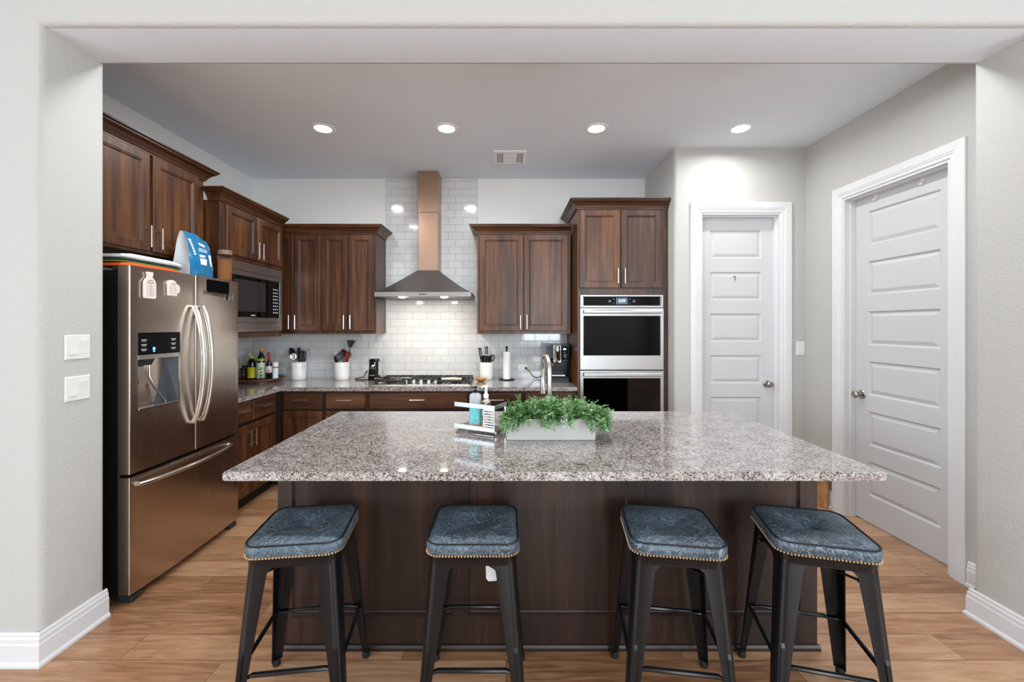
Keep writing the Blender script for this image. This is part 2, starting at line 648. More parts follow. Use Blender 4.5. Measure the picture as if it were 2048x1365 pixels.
def window(axis, a, b, pos):
    global wn
    wn += 1
    f = .045
    mb = MB()
    rects = [(a, a + f, WZ0, WZ1), (b - f, b, WZ0, WZ1), (a + f, b - f, WZ0, WZ0 + f), (a + f, b - f, WZ1 - f, WZ1), (a + f, b - f, 1.45, 1.49)]
    for u0, u1, z0, z1 in rects:
        if axis == 'x':
            mb.box(u0, u1, pos - .03, pos + .03, z0, z1)
        else:
            mb.box(pos - .03, pos + .03, u0, u1, z0, z1)
    struct(mb.build('window_%d' % wn, WHITE, smooth=0))
for a, b in WIN_BACK:
    window('x', a, b, LY0 - .06)
for a, b in WIN_SIDE_ADDED:  # frames of the unseen side windows, added for their light
    window('y', a, b, LX0 - .06); window('y', a, b, LX1 + .06)

# backsplash tiles
TS = .008
mb = MB()
mb.box(XL + TS, .647, YB - TS, YB - .0005, CT, 1.40)
mb.box(-1.277, -.30, YB - TS, YB - .0005, 1.40, CEIL - .001)
struct(mb.build('wall_back_tiles', TILE_X, smooth=0))
mb = MB(); mb.box(XL + .0005, XL + TS, 3.12, YB - .0005, CT, 1.385)
struct(mb.build('wall_left_tiles', TILE_Y, smooth=0))

# baseboards with a stepped top and a shoe moulding
BB = [(0, 0), (.024, 0), (.024, .012), (.016, .022), (.016, .095), (.013, .10), (.013, .118), (.009, .124), (.009, .135), (.004, .142), (0, .142)]
def baseboard(name, path):
    """path: open polyline in plan, outward side to the right of travel"""
    mb = MB()
    P = [Vector((x, y)) for x, y in path]
    rings = []
    for i, p in enumerate(P):
        ns = []
        if i > 0:
            d = (P[i] - P[i - 1]).normalized(); ns.append(Vector((d.y, -d.x)))
        if i < len(P) - 1:
            d = (P[i + 1] - P[i]).normalized(); ns.append(Vector((d.y, -d.x)))
        n = sum(ns, Vector((0, 0)))
        n = n / n.dot(ns[0])
        rings.append([(p.x + n.x * o, p.y + n.y * o, z) for o, z in BB])
    mb.loft(rings)
    return struct(mb.build(name, TRIMW, smooth=0))
baseboard('baseboard_left', [(LX0, YD0), (OXL, YD0), (OXL, YD1)])
baseboard('baseboard_right', [(XR, D2Y0 - .092), (XR, YD1), (OXR, YD1), (OXR, YD0), (LX1, YD0)])
baseboard('baseboard_pantry', [(D1X1 + .092, PY), (XR, PY), (XR, D2Y1 + .092)])
baseboard('baseboard_pantry_side', [(PX, PY), (D1X0 - .092, PY)])

# door casings: a moulded profile mitred round the opening, plus the jamb lining
CAS = [(0, 0), (0, .010), (.006, .013), (.022, .013), (.026, .017), (.034, .017), (.038, .020), (.082, .022), (.089, .018), (.089, 0)]
def casing(name, w, h, jamb):
    """local frame: opening x 0..w, z 0..h, wall face at y = 0, room at -y"""
    mb = MB()
    def ring(f):
        return [f(o) + (-t,) for o, t in CAS]
    corners = [lambda o: (-o, 0), lambda o: (-o, h + o), lambda o: (w + o, h + o), lambda o: (w + o, 0)]
    rings = [[(c(o)[0], -t, c(o)[1]) for o, t in CAS] for c in corners]
    mb.loft(rings)
    for x0, x1 in ((-.002, .016), (w - .016, w + .002)):
        mb.box(x0, x1, -.004, jamb, 0, h)
    mb.box(.016, w - .016, -.004, jamb, h - .016, h)
    # door stop
    for x0, x1 in ((.016, .027), (w - .027, w - .016)):
        mb.box(x0, x1, .035, .075, 0, h - .016)
    mb.box(.027, w - .027, .035, .075, h - .027, h - .016)
    return struct(mb.build(name, TRIMW, smooth=0))

def door_slab(name, w, h, knob_x, stile, z0=.012, panels=6, rails=(.20, .115, .12)):
    """six raised panels; local frame: slab x 0..w, face at y = 0"""
    bot, top, mid = rails
    ph = (h - bot - top - mid * (panels - 1)) / panels
    zs = [0, bot]
    for k in range(panels):
        zs += [zs[-1] + ph]
        zs += [zs[-1] + (mid if k < panels - 1 else top)]
    xs = [0, stile, w - stile, w]
    mb = MB()
    for i in range(3):
        for j in range(len(zs) - 1):
            x0, x1, a, b = xs[i], xs[i + 1], zs[j], zs[j + 1]
            if i == 1 and j % 2 == 1:
                mb.nested(x0, x1, a, b, [(0, 0), (.003, .002), (.011, .013), (.015, .013), (.040, .003), (.044, .003)], back=False)
            else:
                mb.face([mb.v(p) for p in ((x0, 0, a), (x1, 0, a), (x1, 0, b), (x0, 0, b))])
    t = .04
    for q in (((0, 0), (0, t)), ((w, t), (w, 0))):
        mb.face([mb.v((q[0][0], q[0][1], z)) for z in (zs[0], zs[-1])] + [mb.v((q[1][0], q[1][1], z)) for z in (zs[-1], zs[0])])
    mb.face([mb.v(p) for p in ((0, 0, zs[-1]), (w, 0, zs[-1]), (w, t, zs[-1]), (0, t, zs[-1]))])
    mb.face([mb.v(p) for p in ((0, 0, 0), (0, t, 0), (w, t, 0), (w, 0, 0))])
    mb.face([mb.v(p) for p in ((0, t, 0), (0, t, zs[-1]), (w, t, zs[-1]), (w, t, 0))])
    d = mb.build(name, WHITE, smooth=0, weld=True)
    kb = MB()
    M = Matrix.Rotation(R(90), 4, 'X')
    kb.lathe([(.0001, 0), (.031, 0), (.033, .004), (.028, .010), (.013, .014), (.011, .030), (.020, .040), (.027, .050), (.027, .060), (.020, .067), (.0001, .069)], (knob_x, 0, .955 - z0), 28, M)
    k = kb.build('door_knob', KNOBM, d, label='round satin nickel door knob')
    return struct(d)

JB = .092
c1 = casing('trim_1', D1X1 - D1X0, DTOP, .118); c1.location = (D1X0, PY, 0)
d1 = door_slab('door_1', D1X1 - D1X0 - .036, DTOP - .032, .61, .105); d1.location = (D1X0 + .018, PY + .076, .012)
c2 = casing('trim_2', D2Y1 - D2Y0, DTOP, .118); c2.rotation_euler = (0, 0, R(-90)); c2.location = (XR, D2Y1, 0)
d2 = door_slab('door_2', D2Y1 - D2Y0 - .036, DTOP - .032, .065, .115); d2.rotation_euler = (0, 0, R(-90)); d2.location = (XR + .076, D2Y1 - .018, .012)
hb = MB()
hb.tube([(0, 0, .03), (0, -.012, .022), (0, -.016, .008), (0, -.010, -.004), (0, -.002, -.002)], .0028, 6)
hb.lathe([(.0001, 0), (.009, 0), (.008, .003), (.0001, .004)], (0, 0, .03), 12, Matrix.Rotation(R(90), 4, 'X'))
tag(hb.build('door_hook', KNOBM, loc=(2.047, PY + .0735, 1.885)), 'tiny metal hook on the second panel of the narrow pantry door', 'hook')
for yy, lb in ((3.02, 'white over-door hook on the wide door, the one nearer the knob side'), (2.68, 'white over-door hook on the wide door, the one farther from the knob')):
    hb = MB()
    hb.box(-.0015, 0, -.012, .012, 0, .045)
    hb.box(-.012, -.0015, -.012, .012, 0, .002)
    hb.box(-.0135, -.012, -.012, .012, 0, .014)
    tag(hb.build('over_door_hook', WHITEP, loc=(XR + .0757, yy, 2.395), smooth=0), lb, 'hook', 'white hooks over the wide door')

# ------------------------------------------------------------------ cabinets
def bar_pull(parent, x, z, vert, L=.135, y=0, out=.032):
    mb = MB()
    d = Vector((0, 0, 1)) if vert else Vector((1, 0, 0))
    c = Vector((x, y - out, z))
    mb.tube([c - d * L / 2, c + d * L / 2], .0055, 10)
    for s in (-1, 1):
        q = c + d * (s * L * .36)
        mb.tube([q, (q.x, y, q.z)], .0042, 8)
    return mb.build('handle', CHROME, parent, label='slim satin nickel bar handle')

def panel_front(name, parent, x0, x1, z0, z1, mat, fr=.058):
    mb = MB()
    mb.nested(x0, x1, z0, z1, [(0, -.001), (0, -.017), (.004, -.021), (fr - .008, -.021), (fr - .004, -.0175), (fr, -.0175), (fr + .007, -.0095), (fr + .010, -.0095)])
    return mb.build(name, mat, parent, smooth=0)

def slab_front(name, parent, x0, x1, z0, z1, mat):
    mb = MB()
    mb.nested(x0, x1, z0, z1, [(0, -.001), (0, -.012), (.003, -.016), (.010, -.021)])
    return mb.build(name, mat, parent, smooth=0)

CROWN = [(0, 0), (.012, 0), (.012, .010), (.018, .014), (.020, .022), (.040, .048), (.058, .058), (.062, .062), (.062, .070), (.074, .074), (.074, .084), (0, .084)]
def crown(parent, path, z, mat, prof=CROWN):
    mb = MB()
    P = [Vector(p) for p in path]
    rings = []
    for i, p in enumerate(P):
        ns = []
        if i > 0:
            d = (P[i] - P[i - 1]).normalized(); ns.append(Vector((d.y, -d.x)))
        if i < len(P) - 1:
            d = (P[i + 1] - P[i]).normalized(); ns.append(Vector((d.y, -d.x)))
        n = sum(ns, Vector((0, 0)))
        n = n / n.dot(ns[0])
        rings.append([(p.x + n.x * o, p.y + n.y * o, z + h) for o, h in prof])
    mb.loft(rings)
    return mb.build('crown_moulding', mat, parent, smooth=0)

UPG, BASEG = 'dark stained wall cabinets', 'dark stained base cabinets'
def doors_pair(t, w, z0, z1, m0, m1, gap=.006, hz=None, mat=None, L=.135):
    """two doors with pulls next to the middle"""
    mat = mat or WOOD['z']
    mid = (m0 + w - m1) / 2
    a = panel_front('door', t, m0, mid - gap / 2, z0, z1, mat)
    bar_pull(a, mid - gap / 2 - .028, hz, True, L, -.021)
    b = panel_front('door', t, mid + gap / 2, w - m1, z0, z1, mat)
    bar_pull(b, mid + gap / 2 + .028, hz, True, L, -.021)

# wall cabinets on the back wall
UF = 4.065
def back_upper(x0, x1, label, crown_path, m0, m1):
    w, z0, z1 = x1 - x0, 1.395, 2.385
    t = thing('wall_cabinet', label, 'cabinet', (x0, UF, z0), 0, UPG)
    mb = MB(); mb.box(0, w, 0, YB - .003 - UF, 0, z1 - z0, .002)
    mb.build('cabinet_body', WOOD['z'], t, smooth=0)
    doors_pair(t, w, .028, z1 - z0 - .016, m0, m1, hz=.115)
    crown(t, crown_path(w), z1 - z0 - .006, WOOD['x'])
    return t
DB = YB - .003 - UF
back_upper(-2.36, -1.8165, 'two-door wall cabinet in the corner beside the microwave cabinet', lambda w: [(0, 0), (w, 0)], .014, .012)
back_upper(-1.8155, -1.28, 'two-door wall cabinet next to the left edge of the range hood', lambda w: [(0, 0), (w, 0), (w, DB)], .012, .018)
back_upper(-.283, .640, 'wide two-door wall cabinet between the range hood and the oven tower', lambda w: [(0, DB), (0, 0), (w, 0)], .022, .034)

# oven tower
TX0, TX1, TF = .652, 1.474, 3.762
t = thing('oven_tower_cabinet', 'tall dark wood cabinet holding the double oven beside the pantry wall', 'cabinet', (TX0, TF, 0), 0)
TW, TD = TX1 - TX0, YB - .003 - TF
mb = MB()
mb.box(0, .030, 0, TD, .0, 2.545, .002); mb.box(TW - .048, TW, 0, TD, 0, 2.545, .002)
mb.box(.030, TW - .048, 0, TD, 1.763, 2.545); mb.box(.030, TW - .048, .0, TD, .0, .40)
mb.box(.030, TW - .048, TD - .02, TD, .40, 1.763)
mb.build('cabinet_body', WOOD['z'], t, smooth=0)
doors_pair(t, TW - .018, 1.818, 2.528, .016, .040, hz=1.925)
crown(t, [(0, TD), (0, 0), (TW, 0)], 2.540, WOOD['x'])

# cabinet over the fridge, on the left wall: local x runs towards the back of the room
def left_thing(name, label, cat, xf, y0, z0, group=None):
    return thing(name, label, cat, (xf, y0, z0), R(90), group)
t = left_thing('wall_cabinet', 'two-door wall cabinet above the stainless fridge', 'cabinet', -2.24, 2.165, 1.925, UPG)
W1, D1_ = 3.055 - 2.165, 2.695 - 2.24
mb = MB(); mb.box(0, W1, 0, D1_, 0, .630, .002)
mb.build('cabinet_body', WOOD['z'], t, smooth=0)
doors_pair(t, W1, .018, .622, .022, .070, .026, hz=.105)
crown(t, [(0, 0), (W1, 0), (W1, D1_)], .624, WOOD['x'])

# microwave cabinet
t = left_thing('microwave_cabinet', 'wall cabinet holding the built-in microwave, next to the fridge', 'cabinet', -2.14, 3.085, 1.375, UPG)
W2, D2_ = 3.935 - 3.085, 2.695 - 2.14
mb = MB()
mb.box(0, W2, 0, D2_, .625, 1.045, .002)
mb.box(0, .030, 0, D2_, .045, .625); mb.box(W2 - .034, W2, 0, D2_, .045, .625)
mb.box(0, W2, 0, D2_, 0, .045, .001)
mb.box(.030, W2 - .034, D2_ - .02, D2_, .045, .625)
mb.build('cabinet_body', WOOD['z'], t, smooth=0)
doors_pair(t, W2, .655, 1.030, .05, .018, hz=.735)
crown(t, [(0, .085), (0, 0), (W2, 0)], 1.040, WOOD['x'])

# base cabinets
BF = 3.79
def base_unit(x0, x1, label, fronts):
    w = x1 - x0
    t = thing('base_cabinet', label, 'cabinet', (x0, BF, 0), 0, BASEG)
    return base_parts(t, w, YB - .003 - BF, fronts)
def base_parts(t, w, d, fronts):
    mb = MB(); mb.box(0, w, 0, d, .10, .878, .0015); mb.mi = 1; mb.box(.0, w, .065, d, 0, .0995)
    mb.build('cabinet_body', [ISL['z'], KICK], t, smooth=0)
    for f in fronts:
        if f[0] == 'drawer':
            o = slab_front('drawer', t, f[1], f[2], f[3], f[4], WOOD['x'])
            bar_pull(o, (f[1] + f[2]) / 2, (f[3] + f[4]) / 2 + .012, False, .137, -.021)
        else:
            o = panel_front('door', t, f[1], f[2], f[3], f[4], WOOD['z'])
            bar_pull(o, f[2] - .030 if f[5] > 0 else f[1] + .030, f[4] - .105, True, .137, -.021)
    return t
base_unit(-2.055, -1.6665, 'base cabinet with one drawer and one door in the corner under the first utensil crock', [('drawer', .018, .372, .708, .866), ('door', .018, .372, .125, .692, 1)])
base_unit(-1.6655, -1.2755, 'base cabinet with one drawer under the second utensil crock, next to the cooktop base', [('drawer', .012, .376, .708, .866), ('door', .012, .376, .125, .692, -1)])
base_unit(-1.2745, -.336, 'wide drawer base cabinet under the gas cooktop', [('drawer', .018, .920, .708, .866), ('drawer', .018, .920, .425, .692), ('drawer', .018, .920, .125, .410)])
base_unit(-.335, .1595, 'base cabinet with one drawer below the knife crock and paper towels', [('drawer', .018, .478, .708, .866), ('door', .018, .478, .125, .692, 1)])
base_unit(.1605, .649, 'base cabinet with one drawer below the coffee machine beside the oven tower', [('drawer', .014, .462, .708, .866), ('door', .014, .462, .125, .692, -1)])
t = left_thing('base_cabinet', 'base cabinet with two drawers and two doors on the left wall beside the fridge', 'cabinet', -2.085, 3.105, 0, BASEG)
base_parts(t, .655, 2.695 - 2.085, [('drawer', .012, .250, .705, .868), ('drawer', .270, .602, .705, .868), ('door', .012, .222, .125, .680, 1), ('door', .228, .602, .125, .680, -1)])
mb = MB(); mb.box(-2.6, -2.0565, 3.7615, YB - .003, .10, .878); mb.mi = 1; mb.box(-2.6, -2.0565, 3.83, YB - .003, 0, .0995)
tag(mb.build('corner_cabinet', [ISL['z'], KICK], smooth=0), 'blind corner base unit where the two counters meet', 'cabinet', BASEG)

# granite worktop, L-shaped, on the base cabinets
mb = MB()
poly = [(XL + .0085, 3.10), (-2.055, 3.10), (-2.055, 3.755), (.649, 3.755), (.649, YB - .0085), (XL + .0085, YB - .0085)]
mb.prism(poly, 'xy', .879, CT)
es = [e for e in mb.bm.edges if abs(e.verts[0].co.z - e.verts[1].co.z) < 1e-5]
bmesh.ops.bevel(mb.bm, geom=es, offset=.004, segments=2, affect='EDGES')
tag(mb.build('granite_countertop', GRANITE, smooth=40), 'L-shaped granite worktop along the back and left walls', 'countertop')

# ------------------------------------------------------------------ island
IX0, IX1, IY0, IY1 = -1.043, 1.422, 1.885, 2.665
t = thing('kitchen_island', 'dark wood island body with recessed panels behind the bar stools', 'island', (0, IY0, 0))
mb = MB()
mb.box(IX0, IX0 + .02, .02, IY1 - IY0, .0, .878); mb.box(IX1 - .02, IX1, .02, IY1 - IY0, .0, .878)
mb.box(IX0 + .02, IX1 - .02, IY1 - IY0 - .02, IY1 - IY0, .1, .878)
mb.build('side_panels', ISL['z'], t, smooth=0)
# panelled front: stiles and rails round three recessed panels
sx = [IX0, -.978, -.2445, -.169, .5575, .635, 1.345, IX1]
mb = MB()
zr = (.0, .160, .80, .878)
for i in range(7):
    for j in range(3):
        x0, x1, a, b = sx[i], sx[i + 1], zr[j], zr[j + 1]
        if i % 2 == 1 and j == 1:
            mb.nested(x0, x1, a, b, [(0, 0), (.003, .004), (.003, .009), (.008, .012)], back=False)
        else:
            mb.face([mb.v(p) for p in ((x0, 0, a), (x1, 0, a), (x1, 0, b), (x0, 0, b))])
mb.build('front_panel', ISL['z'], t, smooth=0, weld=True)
mb = MB()
mb.prism([(0, 0), (-.014, 0), (-.014, .014), (-.008, .024), (0, .026)], 'yz', IX0 - .008, IX1 + .008)
mb.build('base_moulding', ISL['x'], t, smooth=0)
mb = MB()
for i in (1, 3, 5):
    mb.prism([(0, .150), (-.007, .150), (-.007, .158), (0, .163)], 'yz', sx[i], sx[i + 1])
mb.build('rail_moulding', ISL['x'], t, smooth=0)

# granite slab with the sink cut-out
def slab(name, x0, x1, y0, y1, hx0, hx1, hy0, hy1, z0, z1, mat):
    mb = MB()
    O = [(x0, y0), (x1, y0), (x1, y1), (x0, y1)]
    H = [(hx0, hy0), (hx1, hy0), (hx1, hy1), (hx0, hy1)]
    rg = [[(x, y, z0) for x, y in H], [(x, y, z0) for x, y in O], [(x, y, z1) for x, y in O], [(x, y, z1) for x, y in H], [(x, y, z0) for x, y in H]]
    mb.loft(rg, True, False, False)
    bmesh.ops.remove_doubles(mb.bm, verts=mb.bm.verts, dist=1e-5)
    es = [e for e in mb.bm.edges if abs(e.verts[0].co.z - e.verts[1].co.z) < 1e-5 and all(any(abs(v.co.x - q) < 1e-5 for q in (x0, x1)) or any(abs(v.co.y - q) < 1e-5 for q in (y0, y1)) for v in e.verts)]
    bmesh.ops.bevel(mb.bm, geom=es, offset=.004, segments=2, affect='EDGES')
    return mb.build(name, mat, smooth=40)
SK = (-.02, .55, 2.30, 2.60)
tag(slab('granite_countertop', -1.093, 1.467, 1.59, 2.713, *SK, .880, CT, GRANITE), 'large rectangular granite slab on the kitchen island', 'countertop')
t = thing('sink', 'undermount stainless sink in the island behind the planter', 'sink', (0, 0, 0))
mb = MB()
def srect(i, z):
    return [(x, y, z) for x, y in rrect(SK[1] - SK[0] + .02 - 2 * i, SK[3] - SK[2] + .02 - 2 * i, .03, 4, (SK[0] + SK[1]) / 2, (SK[2] + SK[3]) / 2)]
mb.loft([srect(-.015, .878), srect(0, .878), srect(.006, .70), srect(.03, .685)], True, False, True)
mb.build('basin', STEEL_H, t)
mb = MB(); mb.lathe([(.0001, .6865), (.04, .6865), (.038, .689), (.02, .688), (.0001, .6875)], ((SK[0] + SK[1]) / 2, (SK[2] + SK[3]) / 2, 0), 20)
mb.build('drain', CHROME, t)
# ------------------------------------------------------------------ fridge (front faces +x; local x runs to the back of the room, front at y = 0)
FX, FY0, FW = -1.975, 2.18, .887
fr = thing('fridge', 'stainless french door fridge with ice dispenser and bottom freezer drawer', 'fridge', (FX, FY0, 0), R(90))
BLKPAINT = plain('black_fridge_side', '0c0c0e', .32)
mb = MB(); mb.box(.006, FW - .006, .078, .70, .035, 1.775, .004)
mb.build('fridge_body', BLKPAINT, fr, smooth=0)
def fridge_door(name, x0, x1, z0, z1, hole=None):
    """slightly bowed stainless front with rounded long edges"""
    mb = MB()
    n = 10
    r = .007
    def yb(x):
        u = (x - FW / 2) / (FW / 2)
        return .014 * u * u
    def outline(z):
        pts = [(x0, .074), (x0, yb(x0) + r)]
        for k in range(1, 5):
            a = R(90 * k / 4)
            pts.append((x0 + r * (1 - math.cos(a)), yb(x0) + r * (1 - math.sin(a))))
        for k in range(1, n):
            x = x0 + r + (x1 - x0 - 2 * r) * k / n
            pts.append((x, yb(x)))
        for k in range(0, 4):
            a = R(90 - 90 * k / 4)
            pts.append((x1 - r * (1 - math.cos(a)), yb(x1) + r * (1 - math.sin(a))))
        pts += [(x1, yb(x1) + r), (x1, .074)]
        return pts
    if not hole:
        mb.loft([[(x, y, z) for x, y in outline(z)] for z in (z0, z1)])
    else:
        hx0, hx1, hz0, hz1 = hole
        pts = outline(0)
        # split the skin into columns that respect the hole
        xs = sorted({p[0] for p in pts} | {hx0, hx1})
        front = pts[1:-1]
        def yat(x):
            for a, b in zip(front, front[1:]):
                if a[0] - 1e-9 <= x <= b[0] + 1e-9 and b[0] > a[0]:
                    return a[1] + (b[1] - a[1]) * (x - a[0]) / (b[0] - a[0])
            return yb(x)
        col = [(p[0], p[1]) for p in front] + [(hx0, yat(hx0)), (hx1, yat(hx1))]
        col = [pts[0]] + sorted(set(col), key=lambda p: (p[0], -p[1] if p[0] < (x0 + x1) / 2 else p[1])) + [pts[-1]]
        zs = [z0, hz0, hz1, z1]
        for a, b in zip(col, col[1:]):
            for j in range(3):
                if j == 1 and a[0] >= hx0 - 1e-9 and b[0] <= hx1 + 1e-9:
                    continue
                mb.face([mb.v(p) for p in ((a[0], a[1], zs[j]), (b[0], b[1], zs[j]), (b[0], b[1], zs[j + 1]), (a[0], a[1], zs[j + 1]))])
        mb.face([mb.v((x, y, z0)) for x, y in col]); mb.face([mb.v((x, y, z1)) for x, y in col])
        mb.face([mb.v(p) for p in ((x0, .074, z0), (x1, .074, z0), (x1, .074, z1), (x0, .074, z1))])
    return mb.build(name, STEEL_V, fr, smooth=40, weld=True)
HM = FW / 2
DISP = (.046, .322, 1.017, 1.441)
dl = fridge_door('door', .0, HM - .003, .690, 1.80, DISP)
dr = fridge_door('door', HM + .003, FW, .690, 1.80)
fz = fridge_door('freezer_drawer', .0, FW, .05, .672)
def bow_handle(parent, p0, p1, out, r, flat):
    a, b = Vector(p0), Vector(p1)
    mb = MB()
    pts = []
    for k in range(15):
        u = k / 14
        p = a.lerp(b, u)
        p.y -= out * (1 - (2 * u - 1) ** 2) ** .8 + .018
        pts.append(p)
    pts = [a + Vector((0, .002, 0))] + pts + [b + Vector((0, .002, 0))]
    mb.tube(pts, r, 10, flat=flat)
    return mb.build('handle', CHROME, parent, label='curved brushed metal handle')
bow_handle(dl, (HM - .036, .0, 1.600), (HM - .036, .0, .875), .060, .013, 1.2)
bow_handle(dr, (HM + .036, .0, 1.600), (HM + .036, .0, .875), .060, .013, 1.2)
bow_handle(fz, (.035, .010, .628), (FW - .12, .006, .628), .050, .014, .9)
# ice and water dispenser
dp = MB()
x0, x1, z0, z1 = DISP
dp.loft([[(x, y, z) for x, z in ((x0 + i, z0 + i), (x1 - i, z0 + i), (x1 - i, z1 - i), (x0 + i, z1 - i))] for i, y in ((-.003, .012), (-.003, .0025), (.0, .0015), (.0, .014))], True, False, False)
disp = dp.build('dispenser', STEEL_V, dl, smooth=0, label='ice and water dispenser with black control panel')
PHI = math.asin(-.0366)                # follows the bow of the door
disp.rotation_euler = (0, 0, PHI)
disp.location = Vector((x1, 0, 0)) - Matrix.Rotation(PHI, 3, 'Z') @ Vector((x1, 0, 0))
mb = MB(); mb.box(x0 + .001, x1 - .001, .004, .016, 1.318, z1 - .001)
mb.build('control_panel', BLACKPANEL, disp, smooth=0)
mb = MB(); mb.box(x0 + .001, x1 - .001, .003, .030, 1.292, 1.318, .002)
mb.build('trim_strip', STEEL_Y, disp, smooth=0)
GREYIN = plain('grey_dispenser_cavity', '4b4f55', .32)
mb = MB()
zc = 1.292
prof = [(x0 + .001, z0 + .001), (x1 - .001, z0 + .001), (x1 - .001, zc), (x0 + .001, zc)]
rings = [[(x, .012, z) for x, z in prof], [(x0 + .012, .070, z0 + .012), (x1 - .012, .070, z0 + .012), (x1 - .030, .0735, zc), (x0 + .030, .0735, zc)]]
mb.loft(rings, True, False, True)
mb.build('cavity', GREYIN, disp, smooth=0)
mb = MB()
mb.box(x0 + .004, x1 - .004, .0, .030, z0 + .001, z0 + .012, .002)
mb.build('drip_tray', CHROME, disp, smooth=0)
mb = MB(); mb.loft([[(x0 + .02, .025, zc - .001), (x0 + .13, .025, zc - .001), (x0 + .13, .066, zc - .001), (x0 + .02, .066, zc - .001)], [(x0 + .035, .032, zc - .035), (x0 + .115, .032, zc - .035), (x0 + .115, .06, zc - .035), (x0 + .035, .06, zc - .035)]])
mb.build('spout', DARKG, disp, smooth=0)
mb = MB()
pts = [(x0 + .125, .058, zc - .036), (x0 + .125, .060, zc - .10), (x0 + .150, .052, zc - .16), (x0 + .200, .030, z0 + .016)]
mb.tube([Vector(p) for p in pts], [.008, .009, .010, .010], 8, flat=.5)
mb.build('chute', CHROME, disp)
mb = MB(); mb.loft([[(x0 + .045, .050, zc - .036), (x0 + .085, .050, zc - .036), (x0 + .085, .056, zc - .036), (x0 + .045, .056, zc - .036)], [(x0 + .035, .030, zc - .135), (x0 + .095, .030, zc - .135), (x0 + .095, .036, zc - .135), (x0 + .035, .036, zc - .135)]])
mb.build('paddle', CHROME, disp, smooth=0)
LETTER = plain('pale_print', 'b9c0c8', .5)
for sx in (x0 + .022, x1 - .062):
    for k in range(3):
        mb = MB()
        mb.box(sx, sx + .034, .0034, .0042, 1.399 - .026 * k, 1.403 - .026 * k)
        mb.box(sx + .004, sx + .029, .0034, .0042, 1.392 - .026 * k, 1.395 - .026 * k)
        mb.build('key_label', LETTER, disp, smooth=0)
mb = MB()
mb.box(.5 * (x0 + x1) - .045, .5 * (x0 + x1) - .030, .0030, .0042, 1.343, 1.358); mb.box(.5 * (x0 + x1) - .043, .5 * (x0 + x1) - .032, .0030, .0042, 1.332, 1.341)
mb.build('indicator_light', plain('blue_indicator', '2a78ff', .4, emit='5aa0ff', estr=2.5), disp, smooth=0)
# feet, hinge covers
for xx in (.05, FW - .05):
    mb = MB(); mb.box(xx - .035, xx + .035, .02, .10, .0005, .034, .004)
    mb.build('foot', DARKG, fr, smooth=0)
for xx in (.045, FW - .045):
    mb = MB(); mb.box(xx - .035, xx + .035, .03, .12, 1.7755, 1.797, .004)
    mb.build('hinge_cover', DARKG, fr, smooth=0)

# magnets on the fridge doors
MAGW, MAGP, INK = plain('white_magnet', 'eceae4', .5), plain('pale_pink_print', 'e6d3cc', .5), plain('dark_print', '4a4644', .6)
def fridge_surf(y):
    u = (y - FY0 - FW / 2) / (FW / 2)
    return FX - .014 * u * u
def magnet(name, label, outline, y, z, lines):
    t = thing(name, label, 'magnet', (max(fridge_surf(y + q) for q in (-.056, 0, .056)) + .001, y, z), R(90))
    mb = MB(); mb.prism(outline, 'xz', -.010, 0)
    mb.build('back_plate', MAGW, t, smooth=0)
    cx = sum(p[0] for p in outline) / len(outline); cz = sum(p[1] for p in outline) / len(outline)
    mb = MB(); mb.prism([(cx + (x - cx) * .86, cz + (w - cz) * .92) for x, w in outline], 'xz', -.0115, -.0101)
    mb.build('printed_face', MAGP, t, smooth=0)
    mb = MB()
    for a, b, c, d in lines:
        mb.box(a, b, -.0122, -.0116, c, d)
    mb.build('scale_print', INK, t, smooth=0)
bottle = [(-.032, 0), (.032, 0), (.038, .008), (.038, .085), (.030, .102), (.016, .116), (.016, .130), (.019, .132), (.019, .146), (-.019, .146), (-.019, .132), (-.016, .130), (-.016, .116), (-.030, .102), (-.038, .085), (-.038, .008)]
magnet('measure_magnet', 'bottle-shaped white measuring magnet on the fridge door', bottle, 2.285, 1.630, [(-.024, .024, .084, .087), (-.018, .018, .096, .099)] + [(-.024, -.008, .018 + .012 * k, .0195 + .012 * k) for k in range(5)] + [(.006, .024, .018 + .012 * k, .0195 + .012 * k) for k in range(5)] + [(-.001, .001, .015, .080)])
jug = [(-.034, 0), (.030, 0), (.031, .015), (.044, .020), (.052, .036), (.050, .056), (.040, .068), (.028, .070), (.022, .082), (.006, .092), (-.012, .092), (-.030, .082), (-.040, .072), (-.036, .060)]
magnet('measure_magnet', 'jug-shaped white measuring magnet on the fridge door', jug, 2.435, 1.655, [(-.012, .016, .068, .071)] + [(-.026, -.010, .014 + .010 * k, .0152 + .010 * k) for k in range(5)] + [(.002, .022, .014 + .010 * k, .0152 + .010 * k) for k in range(5)])
t = thing('sign_magnet', 'black strip sign with cursive lettering at the top of the right fridge door', 'sign', (fridge_surf(2.70) + .001, 2.83, 1.700), R(90))
mb = MB(); mb.box(-.100, .104, -.006, 0, .0, .085, .001)
mb.build('sign_board', plain('matt_black_sign', '070707', .9, spec=.05), t, smooth=0)
mb = MB()
pts = []
for k in range(150):
    u = k / 149
    a = u * 2 * PI * 11
    pts.append((-.125 + .225 * u + .0105 * math.sin(a), -.010, -.004 - .010 * u + (.013 if math.floor(u * 11) % 4 == 0 else .0085) * math.cos(a)))
mb.tube(pts, .0014, 5)
mb.build('lettering', plain('dark_lettering', '1a1a1c', .35), t)
mb = MB(); mb.nested(.100, .150, -.040, .012, [(0, -.001), (0, -.004), (.003, -.004), (.003, -.0025)])
mb.build('word_box', STEEL_H, t, smooth=0)
for ch, xx in (('P', .117), ('M', .133)):
    text_mesh('letter', ch, .024, INK, t, (xx, -.0032, -.008), (R(90), 0, 0))

